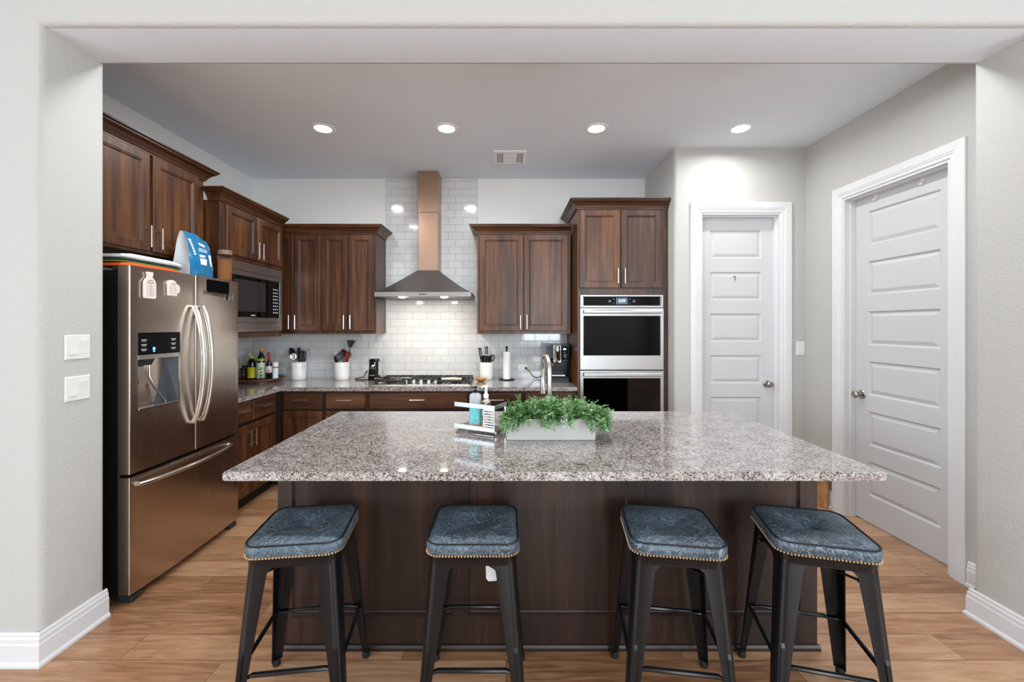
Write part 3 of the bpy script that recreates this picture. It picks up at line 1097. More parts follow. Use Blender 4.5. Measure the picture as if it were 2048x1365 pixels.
# on top of the fridge
FT = 1.8005
def soft_slab(name, label, cat, z, th, mat, y0, y1, x0, x1, sag, group):
    mb = MB()
    n = 12
    rings = []
    for k in range(n + 1):
        u = k / n
        y = y0 + (y1 - y0) * u
        zz = z + sag * math.sin(PI * min(1, u * 1.15)) * .5
        e = .5 + .5 * min(1, 6 * min(u + .02, 1.02 - u))
        h = th * e
        rings.append([(x0, y, zz), (x1 - .006, y, zz), (x1, y, zz + h * .3), (x1, y, zz + h * .7), (x1 - .006, y, zz + h), (x0, y, zz + h)])
    mb.loft(rings)
    return tag(mb.build(name, mat, smooth=50), label, cat, group)
G = 'folded mats stacked on the fridge'
ss = dict(cat='mat', x0=-2.212, y0=2.19, y1=2.60, group=G)
soft_slab('folded_mat', 'orange folded mat at the bottom of the stack on the fridge', z=FT, th=.025, mat=plain('orange_cloth', 'e0581c', .6), x1=-2.045, sag=0, **ss)
soft_slab('folded_mat', 'thin light green mat between the orange and black mats on the fridge', z=FT + .0255, th=.006, mat=plain('green_cloth', '7fae5c', .6), x1=-2.048, sag=0, **ss)
soft_slab('folded_mat', 'dark green-black mat under the white one on the fridge', z=FT + .032, th=.015, mat=plain('dark_green_cloth', '1f2b22', .6), x1=-2.046, sag=0, **ss)
soft_slab('folded_mat', 'white folded mat on top of the stack on the fridge', z=FT + .0475, th=.026, mat=plain('white_cloth', 'd9dbda', .7), x1=-2.045, sag=0, **ss)

# powder bag: white gusset towards the camera, blue printed face towards the room
def powder_bag():
    t = thing('powder_bag', 'blue and white foil pouch standing on top of the fridge', 'bag', (-2.125, 2.805, FT), 0)
    w, h, d = .205, .300, .115
    BLUE = plain('blue_foil', '1e74a8', .22, .1, .3)
    SILV = plain('white_foil', 'd5dade', .35, .1)
    n = 14
    def depth(v):
        return d * (1 - .80 * max(0, (v - .45) / .55) ** 1.5) * (.92 + .08 * math.sin(v * 9))
    def half(v):
        return w / 2 * (1 + .03 * math.sin(v * 7) - .05 * max(0, v - .85))
    def col(v, side):
        dd, hh = depth(v), half(v)
        z = v * h - .035 * max(0, side) * max(0, v - .6) / .4
        return dd, hh, z
    mb = MB()
    m = 10
    grid = []
    for i in range(n + 1):
        v = i / n
        row = []
        for j in range(m + 1):
            u = j / m * 2 - 1
            dd, hh, z = col(v, u)
            bul = .018 * (1 - u * u) * math.sin(PI * min(1, v * 1.1)) + .003 * math.sin(13 * v + 7 * u)
            row.append(mb.v((dd / 2 + bul, u * hh, max(.001, z))))
        grid.append(row)
    for i in range(n):
        for j in range(m):
            mb.face([grid[i][j], grid[i][j + 1], grid[i + 1][j + 1], grid[i + 1][j]])
    mb.build('printed_face', BLUE, t, smooth=60, label='shiny blue printed front of the pouch')
    mb = MB()
    # back, gussets with a centre crease
    rows = []
    for i in range(n + 1):
        v = i / n
        ring = []
        for sgn in (-1, 1):
            dd, hh, z = col(v, sgn)
            crease = .022 * math.sin(PI * v) * (.4 + .6 * v)
            cre = [(dd / 2, sgn * hh), (dd / 4, sgn * (hh - crease * .6 + .004 * math.sin(11 * v))), (0, sgn * (hh - crease)), (-dd / 4, sgn * (hh - crease * .5)), (-dd / 2, sgn * hh)]
            cre = [(a, b, max(.001, z)) for a, b in cre]
            ring += cre if sgn < 0 else list(reversed(cre))
        rows.append([mb.v(p) for p in ring])
    L = len(rows[0])
    for i in range(n):
        for j in range(L - 1):
            mb.face([rows[i][j], rows[i][j + 1], rows[i + 1][j + 1], rows[i + 1][j]])
    mb.build('gusset', SILV, t, smooth=60, label='plain white side and back of the pouch')
    mb = MB()
    def xs(v, u):
        dd, hh, z = col(v, u)
        return dd / 2 + .018 * (1 - u * u) * math.sin(PI * min(1, v * 1.1)) + .003 * math.sin(13 * v + 7 * u) + .0012, u * hh, z
    def strip(u0, u1, v0, v1, k=6):
        for q in range(k):
            a, b = u0 + (u1 - u0) * q / k, u0 + (u1 - u0) * (q + 1) / k
            mb.face([mb.v(xs(v0, a)), mb.v(xs(v0, b)), mb.v(xs(v1, b)), mb.v(xs(v1, a))])
    PRINT = plain('white_print', 'dfe9ee', .4)
    for nm, rows in (('heading', [(-.15, .42, .74, .80)]), ('lettering', [(-.30, .55, .655, .668), (-.30, .55, .625, .638), (-.30, .55, .595, .608)]), ('subheading', [(-.28, .15, .47, .52)])):
        mb = MB()
        for a, b, c, d_ in rows:
            strip(a, b, c, d_)
        mb.build(nm, PRINT, t, smooth=0)
    for a, b, c, d_ in ((-.28, .28, .30, .44), (.62, .92, .30, .56)):
        mb = MB()
        strip(a, b, c, d_)
        mb.build('white_label', PRINT, t, smooth=0)
    mb = MB()
    for k in range(6):
        strip(-.86 + .025 * k, -.68 + .025 * k, .80 - .06 * k, .845 - .06 * k, 2)
    mb.build('side_lettering', PRINT, t, smooth=0)
powder_bag()
t = thing('storage_jar', 'clear plastic jar of brown powder on the fridge beside the blue pouch', 'jar', (-2.035, 2.985, FT))
mb = MB(); mb.lathe([(.038, .0), (.046, .006), (.047, .18), (.042, .198), (.042, .204)], seg=28, cap1=False)
mb.build('clear_body', plain('clear_plastic', 'ffffff', .03, trans=1.0, ior=1.05), t)
mb = MB(); mb.lathe([(.0001, .004), (.036, .004), (.0435, .010), (.0445, .150), (.030, .160), (.0001, .164)], seg=24)
mb.build('powder', paint('brown_powder', '94623a', .9, 60, .5, .004), t)
mb = MB(); mb.lathe([(.0435, .186), (.0465, .190), (.0465, .216), (.042, .221), (.0001, .221)], seg=28, cap0=False)
mb.build('lid', plain('smoky_brown_lid', '7c6458', .3), t)

# ------------------------------------------------------------------ microwave (built into its cabinet)
t = left_thing('microwave', 'built-in stainless microwave with black glass door over the left worktop', 'microwave', -2.14, 3.085, 1.375)
mz0, mz1, mx0, mx1 = .128, .548, .060, W2 - .060
# flat trim kit with an opening for the oven front
O = [(.016, .050), (W2 - .018, .050), (W2 - .018, .618), (.016, .618)]
I = [(mx0, mz0), (mx1, mz0), (mx1, mz1), (mx0, mz1)]
mb = MB()
mb.loft([[(x, -.0008, z) for x, z in O], [(x, -.014, z) for x, z in O], [(x, -.014, z) for x, z in I], [(x, -.004, z) for x, z in I]], True, False, False)
mb.build('trim_kit', STEEL_Y, t, smooth=0)
mb = MB(); mb.box(mx0 + .003, mx1 - .003, -.006, .40, mz0 + .004, mz1 - .004)
mb.build('oven_box', DARKG, t, smooth=0)
mb = MB(); mb.box(mx0 + .004, mx1 - .150, -.022, -.0065, mz0 + .045, mz1 - .045, .002)
dm = mb.build('door', BLACKG, t, smooth=0, label='black glass microwave door')
mb = MB(); mb.box(mx0 + .06, mx1 - .24, -.0228, -.0222, mz0 + .09, mz1 - .075)
mb.build('window_mesh', plain('grey_window_screen', '2b2928', .12), dm, smooth=0)
mb = MB(); mb.box(.34, .40, -.0232, -.0222, mz0 + .055, mz0 + .064)
mb.build('badge', LETTER, dm, smooth=0)
mb = MB(); mb.box(mx1 - .148, mx1 - .022, -.022, -.0065, mz0 + .045, mz1 - .045, .002)
cp = mb.build('control_panel', BLACKG, t, smooth=0)
mb = MB()
for r_ in range(8):
    for c_ in range(3):
        mb.box(mx1 - .125 + .03 * c_, mx1 - .108 + .03 * c_, -.0228, -.0222, mz0 + .085 + .030 * r_, mz0 + .097 + .030 * r_)
mb.build('key_print', LETTER, cp, smooth=0)
mb = MB()
mb.box(mx0 + .004, mx1 - .004, -.020, -.0065, mz1 - .044, mz1 - .004, .002); mb.box(mx0 + .004, mx1 - .004, -.020, -.0065, mz0 + .004, mz0 + .044, .002); mb.box(mx1 - .021, mx1 - .004, -.024, -.0065, mz0 + .0445, mz1 - .0445, .001)
mb.build('steel_surround', STEEL_Y, t, smooth=0)

# ------------------------------------------------------------------ double wall oven
t = thing('double_oven', 'stainless double wall oven with black glass doors in the tall cabinet', 'oven', (.673, TF, 0))
OW = .754
mb = MB(); mb.box(.012, OW - .012, .002, .50, .405, 1.755)
mb.build('oven_box', DARKG, t, smooth=0)
mb = MB(); mb.nested(0, OW, 1.640, 1.757, [(0, -.0008), (0, -.020), (.002, -.022), (.016, -.022), (.018, -.020)], cap=False, back=False)
# steel frame with a black control strip
cpn = mb.build('control_panel', STEEL_H, t, smooth=0)
mb = MB(); mb.box(.0285, OW - .0285, -.0215, -.010, 1.6585, 1.7405)
mb.build('control_glass', BLACKG, cpn, smooth=0)
mb = MB(); mb.nested(.0175, OW - .0175, 1.6575, 1.7415, [(0, -.020), (.011, -.021), (.011, -.018)], cap=False, back=False)
mb.build('glass_frame', STEEL_H, cpn, smooth=0)
mb = MB(); mb.box(.325, .430, -.0222, -.0216, 1.670, 1.730)
mb.build('display', plain('display_blue_grey', '3a4a58', .2, emit='60809c', estr=.35), cpn, smooth=0)
text_mesh('display_digits', '3:39', .036, plain('display_white', 'dff0ff', .3, emit='e8f4ff', estr=1.6), cpn, (.378, -.0226, 1.700), (R(90), 0, 0), .0003)
mb = MB()
for xx, zz, r_ in ((.268, 1.698, .011), (.488, 1.698, .011), (.303, 1.715, .005), (.303, 1.682, .005), (.448, 1.715, .005), (.448, 1.682, .005)):
    mb.box(xx - r_, xx + r_, -.0222, -.0216, zz - r_, zz + r_)
mb.build('touch_print', plain('grey_touch_marks', '5a6066', .4), cpn, smooth=0)
def oven_door(z0, z1, gz0, gz1):
    mb = MB()
    O = [(0, z0), (OW, z0), (OW, z1), (0, z1)]
    I = [(.028, gz0), (OW - .028, gz0), (OW - .028, gz1), (.028, gz1)]
    mb.loft([[(x, -.0008, z) for x, z in O], [(x, -.026, z) for x, z in O], [(x, -.026, z) for x, z in I], [(x, -.022, z) for x, z in I]], True, False, False)
    d = mb.build('door', STEEL_H, t, smooth=0)
    mb = MB(); mb.box(.0285, OW - .0285, -.0238, -.012, gz0 + .0005, gz1 - .0005)
    mb.build('door_glass', BLACKG, d, smooth=0, label='black glass oven window')
    mb = MB()
    zc = z1 - .032
    mb.loft([[(x, y, zc + z) for y, z in ((-.060, -.016), (-.066, -.010), (-.066, .010), (-.060, .018), (-.050, .018), (-.050, -.016))] for x in (.028, OW - .028)])
    for xx in (.05, OW - .05):
        mb.box(xx - .010, xx + .010, -.051, -.0255, zc - .012, zc + .012)
    mb.build('handle', STEEL_H, d, smooth=20)
    return d
oven_door(1.078, 1.634, 1.205, 1.565)
oven_door(.470, 1.066, .560, 1.000)

# ------------------------------------------------------------------ range hood
HX, HB = -.787, YB - TS - .001
t = thing('range_hood', 'stainless chimney range hood on the tiled wall over the cooktop', 'range hood', (HX, HB, 0))
hw, hd, hz = .457, .485, 1.752
mb = MB()
def hring(w, d, z):
    return [(-w, 0, z), (-w, -d, z), (w, -d, z), (w, 0, z)]
mb.loft([hring(hw, hd, hz), hring(hw, hd, hz + .042)], True, False, False)
mb.loft([hring(hw, hd, hz), hring(hw - .012, hd - .012, hz), hring(hw - .012, hd - .012, hz + .005)], True, False, True)
rim = mb.build('rim', STEEL_H, t, smooth=0)
mb = MB()
rings = []
for k in range(15):
    u = k / 14
    w = hw - .003 + (.112 - hw) * u
    d = hd - .003 + (.222 - hd) * u
    z = hz + .042 + .238 * (u ** 1.16)
    rings.append(hring(w, d, z))
mb.loft(rings, True, False, True)
mb.build('canopy', STEEL_H, t, smooth=40)
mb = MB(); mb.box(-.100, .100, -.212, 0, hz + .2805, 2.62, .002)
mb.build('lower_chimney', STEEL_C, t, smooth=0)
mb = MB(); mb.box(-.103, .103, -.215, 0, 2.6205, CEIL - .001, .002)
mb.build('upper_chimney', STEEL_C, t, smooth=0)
mb = MB()
for k in range(4):
    mb.box(-.032 + .018 * k, -.021 + .018 * k, -hd - .0025, -hd + .001, hz + .015, hz + .027)
mb.build('buttons', BLACKP, t, smooth=0)
mb = MB()
for s in (-1, 1):
    mb.box(s * .215 - .205, s * .215 + .205, -hd + .13, -.03, hz + .001, hz + .0048)
mb.build('grease_filter', STEEL_H, t, smooth=0)
WARM = (1, .90, .76)
for xx in (-.215, .190):
    mb = MB(); mb.lathe([(.0001, hz - .012), (.024, hz - .010), (.034, hz - .003), (.036, hz + .0045), (.0001, hz + .0047)], (xx, -hd + .08, 0), 20)
    mb.build('hood_lamp', plain('lit_hood_lamp', 'fff2da', .4, emit=WARM, estr=14), t)
    area_light('hood_light', (xx, -hd + .08, hz - .016), (R(18), 0, 0), .05, .05, 2.4, WARM, 'DISK', t, 150)

# ------------------------------------------------------------------ ceiling lights and vent
BRIGHT = plain('bright_white_metal', 'f4f4f4', .4)
for xx, yy, lb in ((-1.449, 3.266, 'lit recessed ceiling light nearest the fridge side cabinets'), (-.471, 3.266, 'lit recessed ceiling light near the range hood chimney'),
               (.716, 3.266, 'lit recessed ceiling light in front of the oven tower'), (1.857, 3.266, 'lit recessed ceiling light in front of the pantry door'),
               (-1.449, 2.27, 'lit recessed ceiling light behind the opening beam on the fridge side'), (-.471, 2.27, 'lit recessed ceiling light behind the opening beam, second from the fridge side'),
               (.716, 2.27, 'lit recessed ceiling light behind the opening beam, third from the fridge side'), (1.857, 2.27, 'lit recessed ceiling light behind the opening beam on the pantry side')):
    t = thing('ceiling_light', lb, 'ceiling light', (xx, yy, CEIL), 0, 'recessed ceiling lights')
    mb = MB(); mb.lathe([(.062, -.0006), (.094, -.0006), (.092, -.005), (.080, -.008), (.066, -.005), (.062, -.0006)], seg=36, cap0=False, cap1=False)
    mb.build('trim_ring', BRIGHT, t)
    mb = MB(); mb.lathe([(.0001, -.006), (.050, -.0055), (.066, -.004), (.066, -.0008)], seg=36, cap1=False)
    mb.build('diffuser', plain('lit_diffuser', 'ffffff', .4, emit=(1, .97, .92), estr=9), t)
    area_light('downlight', (0, 0, -.012), (0, 0, 0), .12, .12, 7.0 if yy > 3 else 8.5, (.97, .985, 1.0), 'DISK', t, 165)
t = thing('air_vent', 'white square air vent grille in the ceiling', 'vent', (.037, 3.83, CEIL))
mb = MB()
o, i_ = .150, .118
mb.loft([[(sx * w, sy * w, z) for sx, sy in ((-1, -1), (1, -1), (1, 1), (-1, 1))] for w, z in ((o, -.0005), (o, -.006), (i_, -.012), (i_, -.002))], True, False, False)
mb.build('frame', BRIGHT, t, smooth=0)
mb = MB(); mb.box(-.117, .117, -.117, .117, -.0030, -.0006)
mb.build('duct_backing', plain('dark_duct', '3a3a3a', .8), t, smooth=0)
mb = MB()
for k in range(9):
    y = -.095 + .0225 * k
    mb.box(-.066, .066, y, y + .015, -.010, -.0035)
for s in (-1, 1):
    for k in range(3):
        x = s * (.078 + .0145 * k)
        mb.box(x - .0045, x + .0045, -.112, .112, -.011, -.0035)
mb.build('louvre_slats', BRIGHT, t, smooth=0)

# ------------------------------------------------------------------ switches and outlets
def rocker_plate(label, loc, rz, gangs, w, h, cat='switch', group=None):
    t = thing('light_switch', label, cat, loc, rz, group)
    mb = MB(); mb.nested(-w / 2, w / 2, -h / 2, h / 2, [(0, -.0006), (0, -.003), (.004, -.0065)])
    mb.build('cover_plate', WHITEP, t, smooth=0)
    for g in range(gangs):
        cx = (g - (gangs - 1) / 2) * .046
        mb = MB()
        mb.prism([(-.0066, -.033), (-.0115, -.033), (-.008, .0), (-.0075, .033), (-.0066, .033)] if g % 2 == 0 else [(-.0066, -.033), (-.0075, -.033), (-.008, 0), (-.0115, .033), (-.0066, .033)], 'yz', cx - .0165, cx + .0165)
        mb.build('rocker', WHITEP, t, smooth=0)
    return t
rocker_plate('upper of the two double switch plates on the wall left of the fridge', (OXL, 1.958, 1.378), R(90), 2, .116, .116, group='double switch plates beside the fridge')
rocker_plate('lower of the two double switch plates on the wall left of the fridge', (OXL, 1.958, 1.183), R(90), 2, .116, .116, group='double switch plates beside the fridge')
rocker_plate('single white switch plate beside the narrow pantry door', (2.583, PY, 1.275), 0, 1, .076, .122)
def outlet(label, x, z, w=.118, h=.072):
    t = thing('wall_outlet', label, 'outlet', (x, YB - TS, z), 0, 'outlets on the tiled backsplash')
    mb = MB(); mb.nested(-w / 2, w / 2, -h / 2, h / 2, [(0, -.0006), (0, -.003), (.003, -.006)])
    mb.build('cover_plate', WHITEP, t, smooth=0)
    for s in (-1, 1):
        mb = MB(); mb.prism([(s * .026 + x_, z_) for x_, z_ in rrect(.030, .034, .010, 3)], 'xz', -.0075, -.0061)
        so = mb.build('socket', WHITEP, t, smooth=0)
        mb = MB(); mb.box(s * .026 - .008, s * .026 - .002, -.0079, -.0074, .005, .007); mb.box(s * .026 - .008, s * .026 - .001, -.0079, -.0074, -.007, -.005)
        mb.build('slots', DARKG, so, smooth=0)
outlet('white outlet behind the bottle tray in the corner', -2.395, 1.000)
outlet('white outlet behind the black can opener', -1.468, 1.014)
outlet('white outlet with a black plug right of the paper towels', .183, 1.024)
# ------------------------------------------------------------------ bar stools
def make_stool():
    t = thing('bar_stool', 'stool', 'stool', (0, 0, 0), 0, 'bar stools at the island')
    W, D, zt = .345, .335, .646
    # cushion
    mb = MB()
    def ring(i, z, r=.055):
        return [(x, y, z) for x, y in rrect(W - 2 * i, D - 2 * i, max(.004, r - i * .6), 7)]
    rings = [ring(.030, zt + .004), ring(.010, zt + .004), ring(.004, zt + .010), ring(.0, zt + .026), ring(.002, zt + .044), ring(.008, zt + .050)]
    for i, z in ((.020, .0545), (.045, .058), (.075, .0585), (.105, .056), (.130, .050), (.150, .042), (.160, .038)):
        rings.append(ring(i, zt + z, .055 if i < .1 else .08))
    mb.loft(rings)
    mb.build('seat_cushion', LEATHER, t, smooth=50)
    mb = MB()
    mb.tube([(x, y, zt + .0505) for x, y in rrect(W - .010, D - .010, .052, 7)], .0034, 6, True)
    mb.build('piping', PIPING, t)
    mb = MB()
    out = rrect(W - .006, D - .006, .052, 10)
    L = []
    for a, b in zip(out, out[1:] + out[:1]):
        L.append(math.dist(a, b))
    tot = sum(L)
    n = int(tot / .0112)
    for k in range(n):
        q = tot * k / n
        i = 0
        while q > L[i]:
            q -= L[i]; i += 1
        a, b = out[i], out[(i + 1) % len(out)]
        u = q / L[i]
        mb.ball((a[0] + (b[0] - a[0]) * u, a[1] + (b[1] - a[1]) * u, zt + .0085), .0047, 1)
    mb.build('nailhead_studs', GOLD, t)
    # metal seat pan
    mb = MB()
    def r2(w, d, z, r):
        return [(x, y, z) for x, y in rrect(w, d, r, 7)]
    mb.loft([r2(W - .026, D - .026, zt - .030, .05), r2(W - .022, D - .022, zt - .030, .05), r2(W - .020, D - .020, zt - .002, .05), r2(W - .012, D - .012, zt + .0035, .05), r2(W - .03, D - .03, zt + .0035, .05)])
    mb.build('seat_pan', BLKMET, t, smooth=40)
    # four splayed pressed-steel legs
    for sx, sy in ((-1, -1), (1, -1), (-1, 1), (1, 1)):
        mb = MB()
        rings = []
        zs = [zt - .004, zt - .05, .45, .25, .06, .022]
        for z in zs:
            u = (zt - z) / zt
            cx, cy = .153 + .050 * u, .150 + .052 * u        # outer corner
            wg = .084 * (1 - u) ** .75 + .031 if z > zt - .02 else .030 + .046 * (1 - u)
            th = .004
            rr_ = .028
            pts = []
            pts += [(cx - wg, cy), ]
            for k in range(5):
                a = R(90 - 22.5 * k)
                pts.append((cx - rr_ + rr_ * math.cos(a), cy - rr_ + rr_ * math.sin(a)))
            pts += [(cx, cy - wg), (cx - th, cy - wg)]
            for k in range(5):
                a = R(22.5 * k)
                pts.append((cx - rr_ + (rr_ - th) * math.cos(a), cy - rr_ + (rr_ - th) * math.sin(a)))
            pts += [(cx - wg, cy - th)]
            rings.append([(sx * x, sy * y, z) for x, y in pts])
        mb.loft(rings)
        lg = mb.build('leg', BLKMET, t, smooth=50)
        # pressed rib low on the leg
        mb = MB()
        def rib(z, o):
            u = (zt - z) / zt
            cx, cy = .153 + .050 * u, .150 + .052 * u
            return [(sx * (cx - .014), sy * (cy + o - .0006), z), (sx * (cx - .026), sy * (cy + o - .0006), z), (sx * (cx - .026), sy * (cy - .002), z), (sx * (cx - .014), sy * (cy - .002), z)]
        mb.loft([rib(.335, 0), rib(.320, .004), rib(.09, .004), rib(.075, 0)])
        mb.build('pressed_rib', BLKMET, lg, smooth=0)
        mb = MB()
        u = 1
        mb.lathe([(.014, .0005), (.0165, .004), (.0165, .024), (.014, .028)], (sx * .189, sy * .188, 0), 14)
        mb.build('rubber_foot', RUBBER, lg)
    # foot rails and diagonal braces under the seat
    def at(z, sx, sy, inset=.012):
        u = (zt - z) / zt
        return Vector((sx * (.153 + .050 * u - inset), sy * (.150 + .052 * u - inset), z))
    for (a, b), z in ((((-1, -1), (1, -1)), .245), (((-1, 1), (1, 1)), .240), (((-1, -1), (-1, 1)), .255), (((1, -1), (1, 1)), .255)):
        p, q = at(z, *a), at(z, *b)
        mb = MB()
        m = [p.lerp(q, u) for u in (0, .10, .14, .86, .90, 1)]
        for k in (2, 3):
            m[k] = m[k] + Vector((0, 0, .006))
        mb.tube(m, [.006, .006, .0085, .0085, .006, .006], 8)
        mb.build('foot_rail', BLKMET, t)
    for a, b, dz in (((-1, -1), (1, 1), 0), ((1, -1), (-1, 1), -.012)):
        p, q = at(zt - .072 + dz, *a, inset=.02), at(zt - .072 + dz, *b, inset=.02)
        mb = MB(); mb.tube([p, q], .0065, 8, flat=.6)
        for e, f in ((p, q), (q, p)):
            d = (f - e).normalized()
            mb.tube([e + d * .012, e + d * .045], .0105, 8, flat=.7)
        mb.build('brace', BLKMET, t, smooth=40)
    return t
STOOLS = [(-.790, 1.635, 7, 'blue leather bar stool nearest the fridge, leftmost of the four'),
          (-.122, 1.640, 0, 'blue leather bar stool with a white paper tag hanging under its seat'),
          (.645, 1.630, -8, 'third bar stool from the fridge, left neighbour of the angled end stool'),
          (1.193, 1.618, -14, 'blue leather bar stool turned most to the side, nearest the white doors')]
proto = make_stool()
stools = []
for i, (x, y, a, lb) in enumerate(STOOLS):
    o = proto if i == 0 else copy_tree(proto)
    stools.append(o)
for o, (x, y, a, lb) in zip(stools, STOOLS):
    o.location = (x, y, 0)
    o.rotation_euler = (0, 0, R(a))
    o['label'] = lb
mb = MB()
mb.prism([(-.018, -.092), (-.008, -.102), (.022, -.100), (.030, -.088), (.030, .0), (-.006, .0), (-.020, -.020)], 'xz', -.0006, .0006)
mb.tube([(.004, 0, -.004), (.006, .004, .018)], .0008, 5)
tg = mb.build('paper_tag', plain('white_paper', 'f2f2f0', .7), stools[1], loc=(.062, -.02, .578), smooth=0, label='white paper tag')

# ------------------------------------------------------------------ planter
t = thing('planter', 'long pale grey trough of green artificial ferny foliage on the island', 'planter', (.222, 2.085, CT + .0005))
GREYC = paint('pale_grey_cement', 'b4b1ad', .6, 200, .1)
mb = MB()
pw, pd, ph = .448, .125, .106
def pr(w, d, z, r=.012):
    return [(x, y, z) for x, y in rrect(w, d, r, 4)]
mb.loft([pr(pw - .014, pd - .014, 0), pr(pw - .008, pd - .008, .003), pr(pw, pd, ph), pr(pw - .014, pd - .014, ph), pr(pw - .020, pd - .020, ph - .03)], True, True, False)
mb.build('trough', GREYC, t, smooth=40)
mb = MB(); mb.loft([pr(pw - .021, pd - .021, ph - .030), pr(pw - .021, pd - .021, ph - .022)])
mb.build('soil', paint('dark_potting_soil', '2b241d', .95, 150, .6), t, smooth=0)
GR = [plain('leaf_green_' + n, c, .5) for n, c in (('deep', '4d7a40'), ('mid', '6f9d5b'), ('light', '97bd84'), ('pale', 'c0d8b2'))]
rnd = random.Random(11)
mb = MB()
def leaflet(p, d, s, up):
    d = d.normalized()
    sd = d.cross(up)
    if sd.length < 1e-4:
        sd = d.orthogonal()
    sd.normalize()
    n = sd.cross(d)
    w = s * .46
    a = mb.v(p); b = mb.v(p + d * s * .5 + sd * w + n * s * .06); c = mb.v(p + d * s - n * s * .12); e = mb.v(p + d * s * .5 - sd * w + n * s * .06)
    mb.face([a, b, c]); mb.face([a, c, e])
def sprig(base, vec, L, droop):
    p = base.copy()
    v = vec.normalized()
    n = max(5, int(L / .0085))
    tone = rnd.choices((0, 1, 2, 3), (.28, .38, .24, .10))[0]
    stem = [p.copy()]
    for k in range(n):
        v = (v + Vector((rnd.uniform(-.12, .12), rnd.uniform(-.12, .12), -droop + rnd.uniform(-.06, .06)))).normalized()
        p = p + v * (L / n)
        # nothing passes through the trough or the worktop
        inside = abs(p.x) < pw / 2 + .006 and abs(p.y) < pd / 2 + .006
        if inside and p.z < ph + .002:
            p.z = ph + .003
        if p.z < .006 or p.y > .105 or (p.x < -.208 and p.y > -.060):
            break
        stem.append(p.copy())
        if k < 1:
            continue
        up = Vector((rnd.uniform(-.4, .4), rnd.uniform(-.4, .4), 1))
        sd = v.cross(up).normalized()
        taper = 1.15 - .65 * k / n
        for s in (-1, 1):
            mb.mi = min(3, max(0, tone + rnd.choice((-1, 0, 0, 0, 1))))
            bd = (sd * s + v * .75 + Vector((0, 0, rnd.uniform(-.25, .35)))).normalized()
            ln = .0122 * taper * rnd.uniform(.8, 1.35)
            q = p + bd * ln * .55
            leaflet(p, bd, ln, up)
            leaflet(q, bd + v * .9, ln * .75, up)
            leaflet(q, bd - v * .7, ln * .7, up)
    mb.mi = 0
    if len(stem) > 2:
        mb.tube(stem, .0009, 3)
for k in range(800):
    x = rnd.uniform(-pw / 2 + .015, pw / 2 - .015)
    y = rnd.uniform(-pd / 2 + .012, pd / 2 - .012)
    ex, ey = x / (pw / 2), y / (pd / 2)
    out = Vector((ex ** 3 * 1.5 + rnd.uniform(-.55, .55), ey * .75 + rnd.uniform(-.5, .5), rnd.uniform(.45, 1.25)))
    sprig(Vector((x, y, ph - .018)), out, rnd.uniform(.058, .118), rnd.uniform(.05, .17))
for x0, spread, cnt in ((-.205, .02, 20), (-.165, .03, 14), (-.035, .015, 8), (.020, .02, 3), (.215, .02, 24), (.175, .03, 6)):
    for k in range(cnt):
        x = x0 + rnd.uniform(-spread, spread)
        side = rnd.uniform(-.2, .2) + (1.1 * (x0 / .2) ** 3 if abs(x0) > .15 else 0)
        sprig(Vector((x, -pd / 2 + .012, ph + .004)), Vector((side, -.9, .55)), rnd.uniform(.05, .10), rnd.uniform(.20, .32))
for k in range(90):                    # tufts that lean out over both ends
    y = rnd.uniform(-pd / 2 + .012, pd / 2 - .012)
    sprig(Vector((pw / 2 - .02, y, ph - .01)), Vector((1.0, rnd.uniform(-.6, .4), rnd.uniform(.15, 1.0))), rnd.uniform(.06, .115), rnd.uniform(.05, .14))
    sprig(Vector((-pw / 2 + .02, -pd / 2 + .014, ph)), Vector((rnd.uniform(-1.0, -.2), -.8, rnd.uniform(.2, 1.0))), rnd.uniform(.06, .105), rnd.uniform(.05, .16))
mb.build('foliage', GR, t, smooth=0)

# ------------------------------------------------------------------ faucet
t = thing('faucet', 'tall satin gooseneck kitchen faucet on the island behind the planter', 'faucet', (.235, 2.235, CT + .0005))
mb = MB(); mb.lathe([(.027, 0), (.027, .006), (.021, .012), (.019, .05), (.018, .07)], seg=24)
mb.build('base', CHROME, t)
mb = MB()
pts = [(0, 0, .05), (0, 0, .22)]
for k in range(0, 13):
    a = R(180 - 15 * k)
    pts.append((-.018 * (1 - math.cos(R(15 * k))) / 2, .095 + .095 * math.cos(a), .302 + .095 * math.sin(a)))
pts.append((-.019, .190, .25))
mb.tube(pts, .0125, 14)
mb.build('neck', CHROME, t)
mb = MB(); mb.tube([(-.019, .190, .255), (-.019, .190, .215), (-.019, .190, .165)], [.0130, .0150, .0160], 14)
mb.build('spray_head', CHROME, t)
mb = MB(); mb.tube([(.016, 0, .055), (.040, 0, .062), (.075, 0, .085)], [.010, .007, .005], 10)
mb.build('lever', CHROME, t)

# ------------------------------------------------------------------ sink caddy and what stands on it
def local(o, x, y, z=0):
    return Vector(o.location) + Matrix.Rotation(o.rotation_euler.z, 3, 'Z') @ Vector((x, y, z))
cad = thing('sink_caddy', 'two-rail steel sink caddy holding soap bottles beside the planter', 'caddy', (-.272, 2.186, CT + .0005), R(-27.5))
CW, CDp = .243, .150
mb = MB()
mb.tube([(x, y, .004) for x, y in rrect(CW, CDp, .02, 5, CW / 2, CDp / 2)], .0035, 8, True)
for x, y in ((.004, .02), (CW - .004, .02), (.004, CDp - .02), (CW - .004, CDp - .02)):
    mb.tube([(x, y, .004), (x, y, .024)], .003, 6)
mb.build('wire_base', SHINE, cad)
mb = MB()
mb.loft([[(x, y, z) for x, y in rrect(CW - i, CDp - i, .012, 4, CW / 2, CDp / 2)] for i, z in ((.03, .020), (.0, .026), (.0, .0285), (.008, .0285), (.012, .026))])
mb.build('tray', STEEL_H, cad, smooth=40)
LIP = plain('bright_steel_lip', 'b4bec3', .3, .85)
